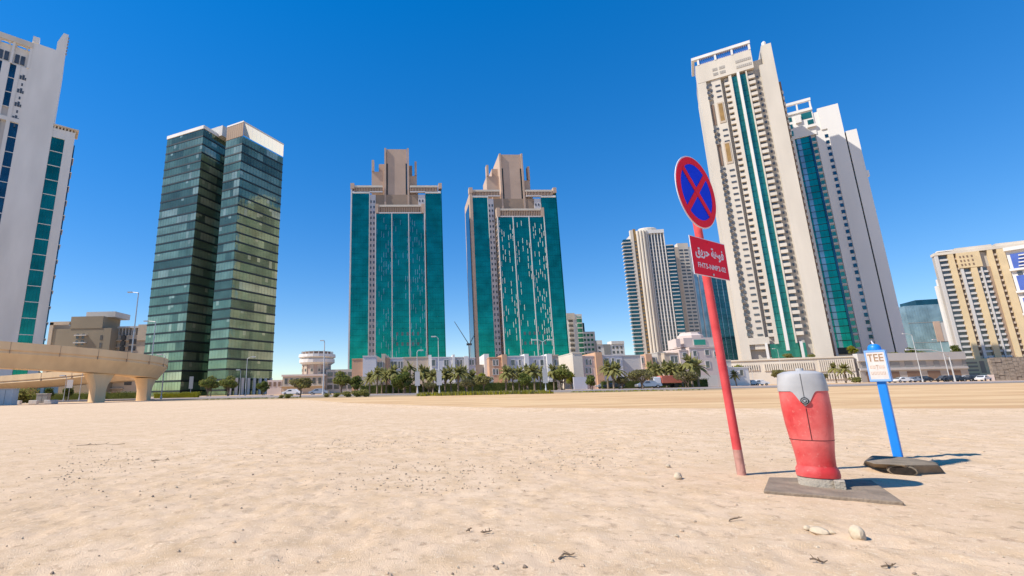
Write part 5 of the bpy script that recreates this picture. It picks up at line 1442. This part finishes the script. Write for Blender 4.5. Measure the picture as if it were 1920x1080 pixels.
# ------------------------------------------------------------------ stones, pebbles, twigs
stone_m = mat('pale_limestone', (.62,.50,.35), .9, .12, 12, bump=.6, bscale=40)
def rock(q, c, r, seed, squash=.7, n1=7, n2=5, mi=0):
    rr = random.Random(seed); rings = []
    for i in range(n2):
        ph = math.pi*(i+.35)/(n2-.3)
        rings.append([(c[0]+r*math.sin(ph)*math.cos(6.2832*k/n1)*rr.uniform(.72,1.2), c[1]+r*math.sin(ph)*math.sin(6.2832*k/n1)*rr.uniform(.72,1.2)*.8, c[2]-r*squash*math.cos(ph)*rr.uniform(.85,1.1)) for k in range(n1)])
    q.loft(rings, mi)
def stone(px, py, r, seed, label, squash=.75):
    p = onz(px, py, 0); q = MB(); rock(q, (0,0,r*squash*.55), r, seed, squash, 10, 7)
    o = q.build('stone', stone_m, None, (p.x, p.y, gz(p.x,p.y)), random.uniform(0,6), smooth=True)
    sb = o.modifiers.new('round', 'SUBSURF'); sb.levels = 1; sb.render_levels = 1
    return tag(o, label, 'stone', 'pale stones lying on the sand')
stone(1609, 1004, .052, 2, 'pale pointed stone casting a small shadow, nearest the slab corner', .9)
stone(1534, 990, .060, 5, 'flat pale stone left of the pointed one', .45)
stone(1272, 896, .050, 7, 'pale stone left of the red pole foot', .8)
stone(1253, 874, .030, 8, 'small pale stone behind the one left of the red pole', .7)
stone(1512, 987, .025, 9, 'tiny stone at the left of the flat pale one', .6)
stone(1558, 990, .022, 12, 'tiny dark shadowed stone right of the flat pale one', .6)
q = MB(); r = np.random.default_rng(5)
cnt = 0
while cnt < 5500:
    y = 1.7+7.5*r.random()**1.3; x = r.uniform(-1.05*y-.6, 1.25*y+.8)
    if cnt > 1800: y = 4.2+4.8*r.random(); x = r.uniform(-.75*y, .75*y)
    den = float(vnoise(np.array([x*.7+4]), np.array([y*.9]), 44)[0])
    if r.random() > den*den*1.5: continue
    s = .003+.012*r.random()**5
    rock(q, (x, y, gz(x,y)+s*.3), s, cnt, .7, 5, 3, int(r.choice((0,0,0,0,1,2,2)))); cnt += 1
o = q.build('pebbles', [mat('pebble_tan', (.60,.45,.31), .95, .15, 20), mat('pebble_dark', (.33,.25,.18), .95, .2, 20), stone_m])
tag(o, 'scatter of small pebbles and clods over the rough sand', 'pebbles', kind='stuff')
twig_m = mat('dry_twig', (.24,.17,.11), .9, .2, 20)
for px, py, L, a, lab in ((1375,972,.10,.3,'dark dry scrap below the red pole'),(1535,1048,.08,-.2,'dark dry twig in the curved tyre track'),(1665,1056,.08,.1,'dark dry scrap right of the tyre track'),
    (1060,1040,.11,.5,'pale dry stalk near the bottom middle'),(912,1000,.07,.2,'small dark clod of dry plant at bottom centre'),(880,993,.06,1.0,'dry sprig beside the small dark clod'),(300,862,.22,.2,'dark dry sprig on the left rough sand'),(190,835,.7,.25,'long thin crack of dry root on the left sand')):
    p = onz(px, py, 0); q = MB(); rr = random.Random(int(px)); k = 4 if L < .2 else 7
    pts = [Vector((L*(i/k-.5), rr.uniform(-.12,.12)*L, .006+.012*rr.random())) for i in range(k+1)]
    pts = [Vector((v.x, v.y, v.z+gz(p.x+v.x*math.cos(a), p.y+v.x*math.sin(a)))) for v in pts]
    q.tube(pts, [.0034*(1+.5*math.sin(i)) for i in range(k+1)], 5)
    for j in range(3):
        b = pts[rr.randrange(1,k)]; q.tube([b, b+Vector((rr.uniform(-.3,.3)*L*.5, rr.uniform(-.3,.3)*L, .012))], [.004,.002], 4)
    o = q.build('dry_twig', twig_m, None, (p.x,p.y,0), a); tag(o, lab, 'twig', 'dry scraps on the sand')
# unused prototypes are all placed by now
for o in list(bpy.data.objects):
    if o.type == 'EMPTY' and o.parent is None and o.location.z < -40:
        for c in list(o.children_recursive): bpy.data.objects.remove(c)
        bpy.data.objects.remove(o)
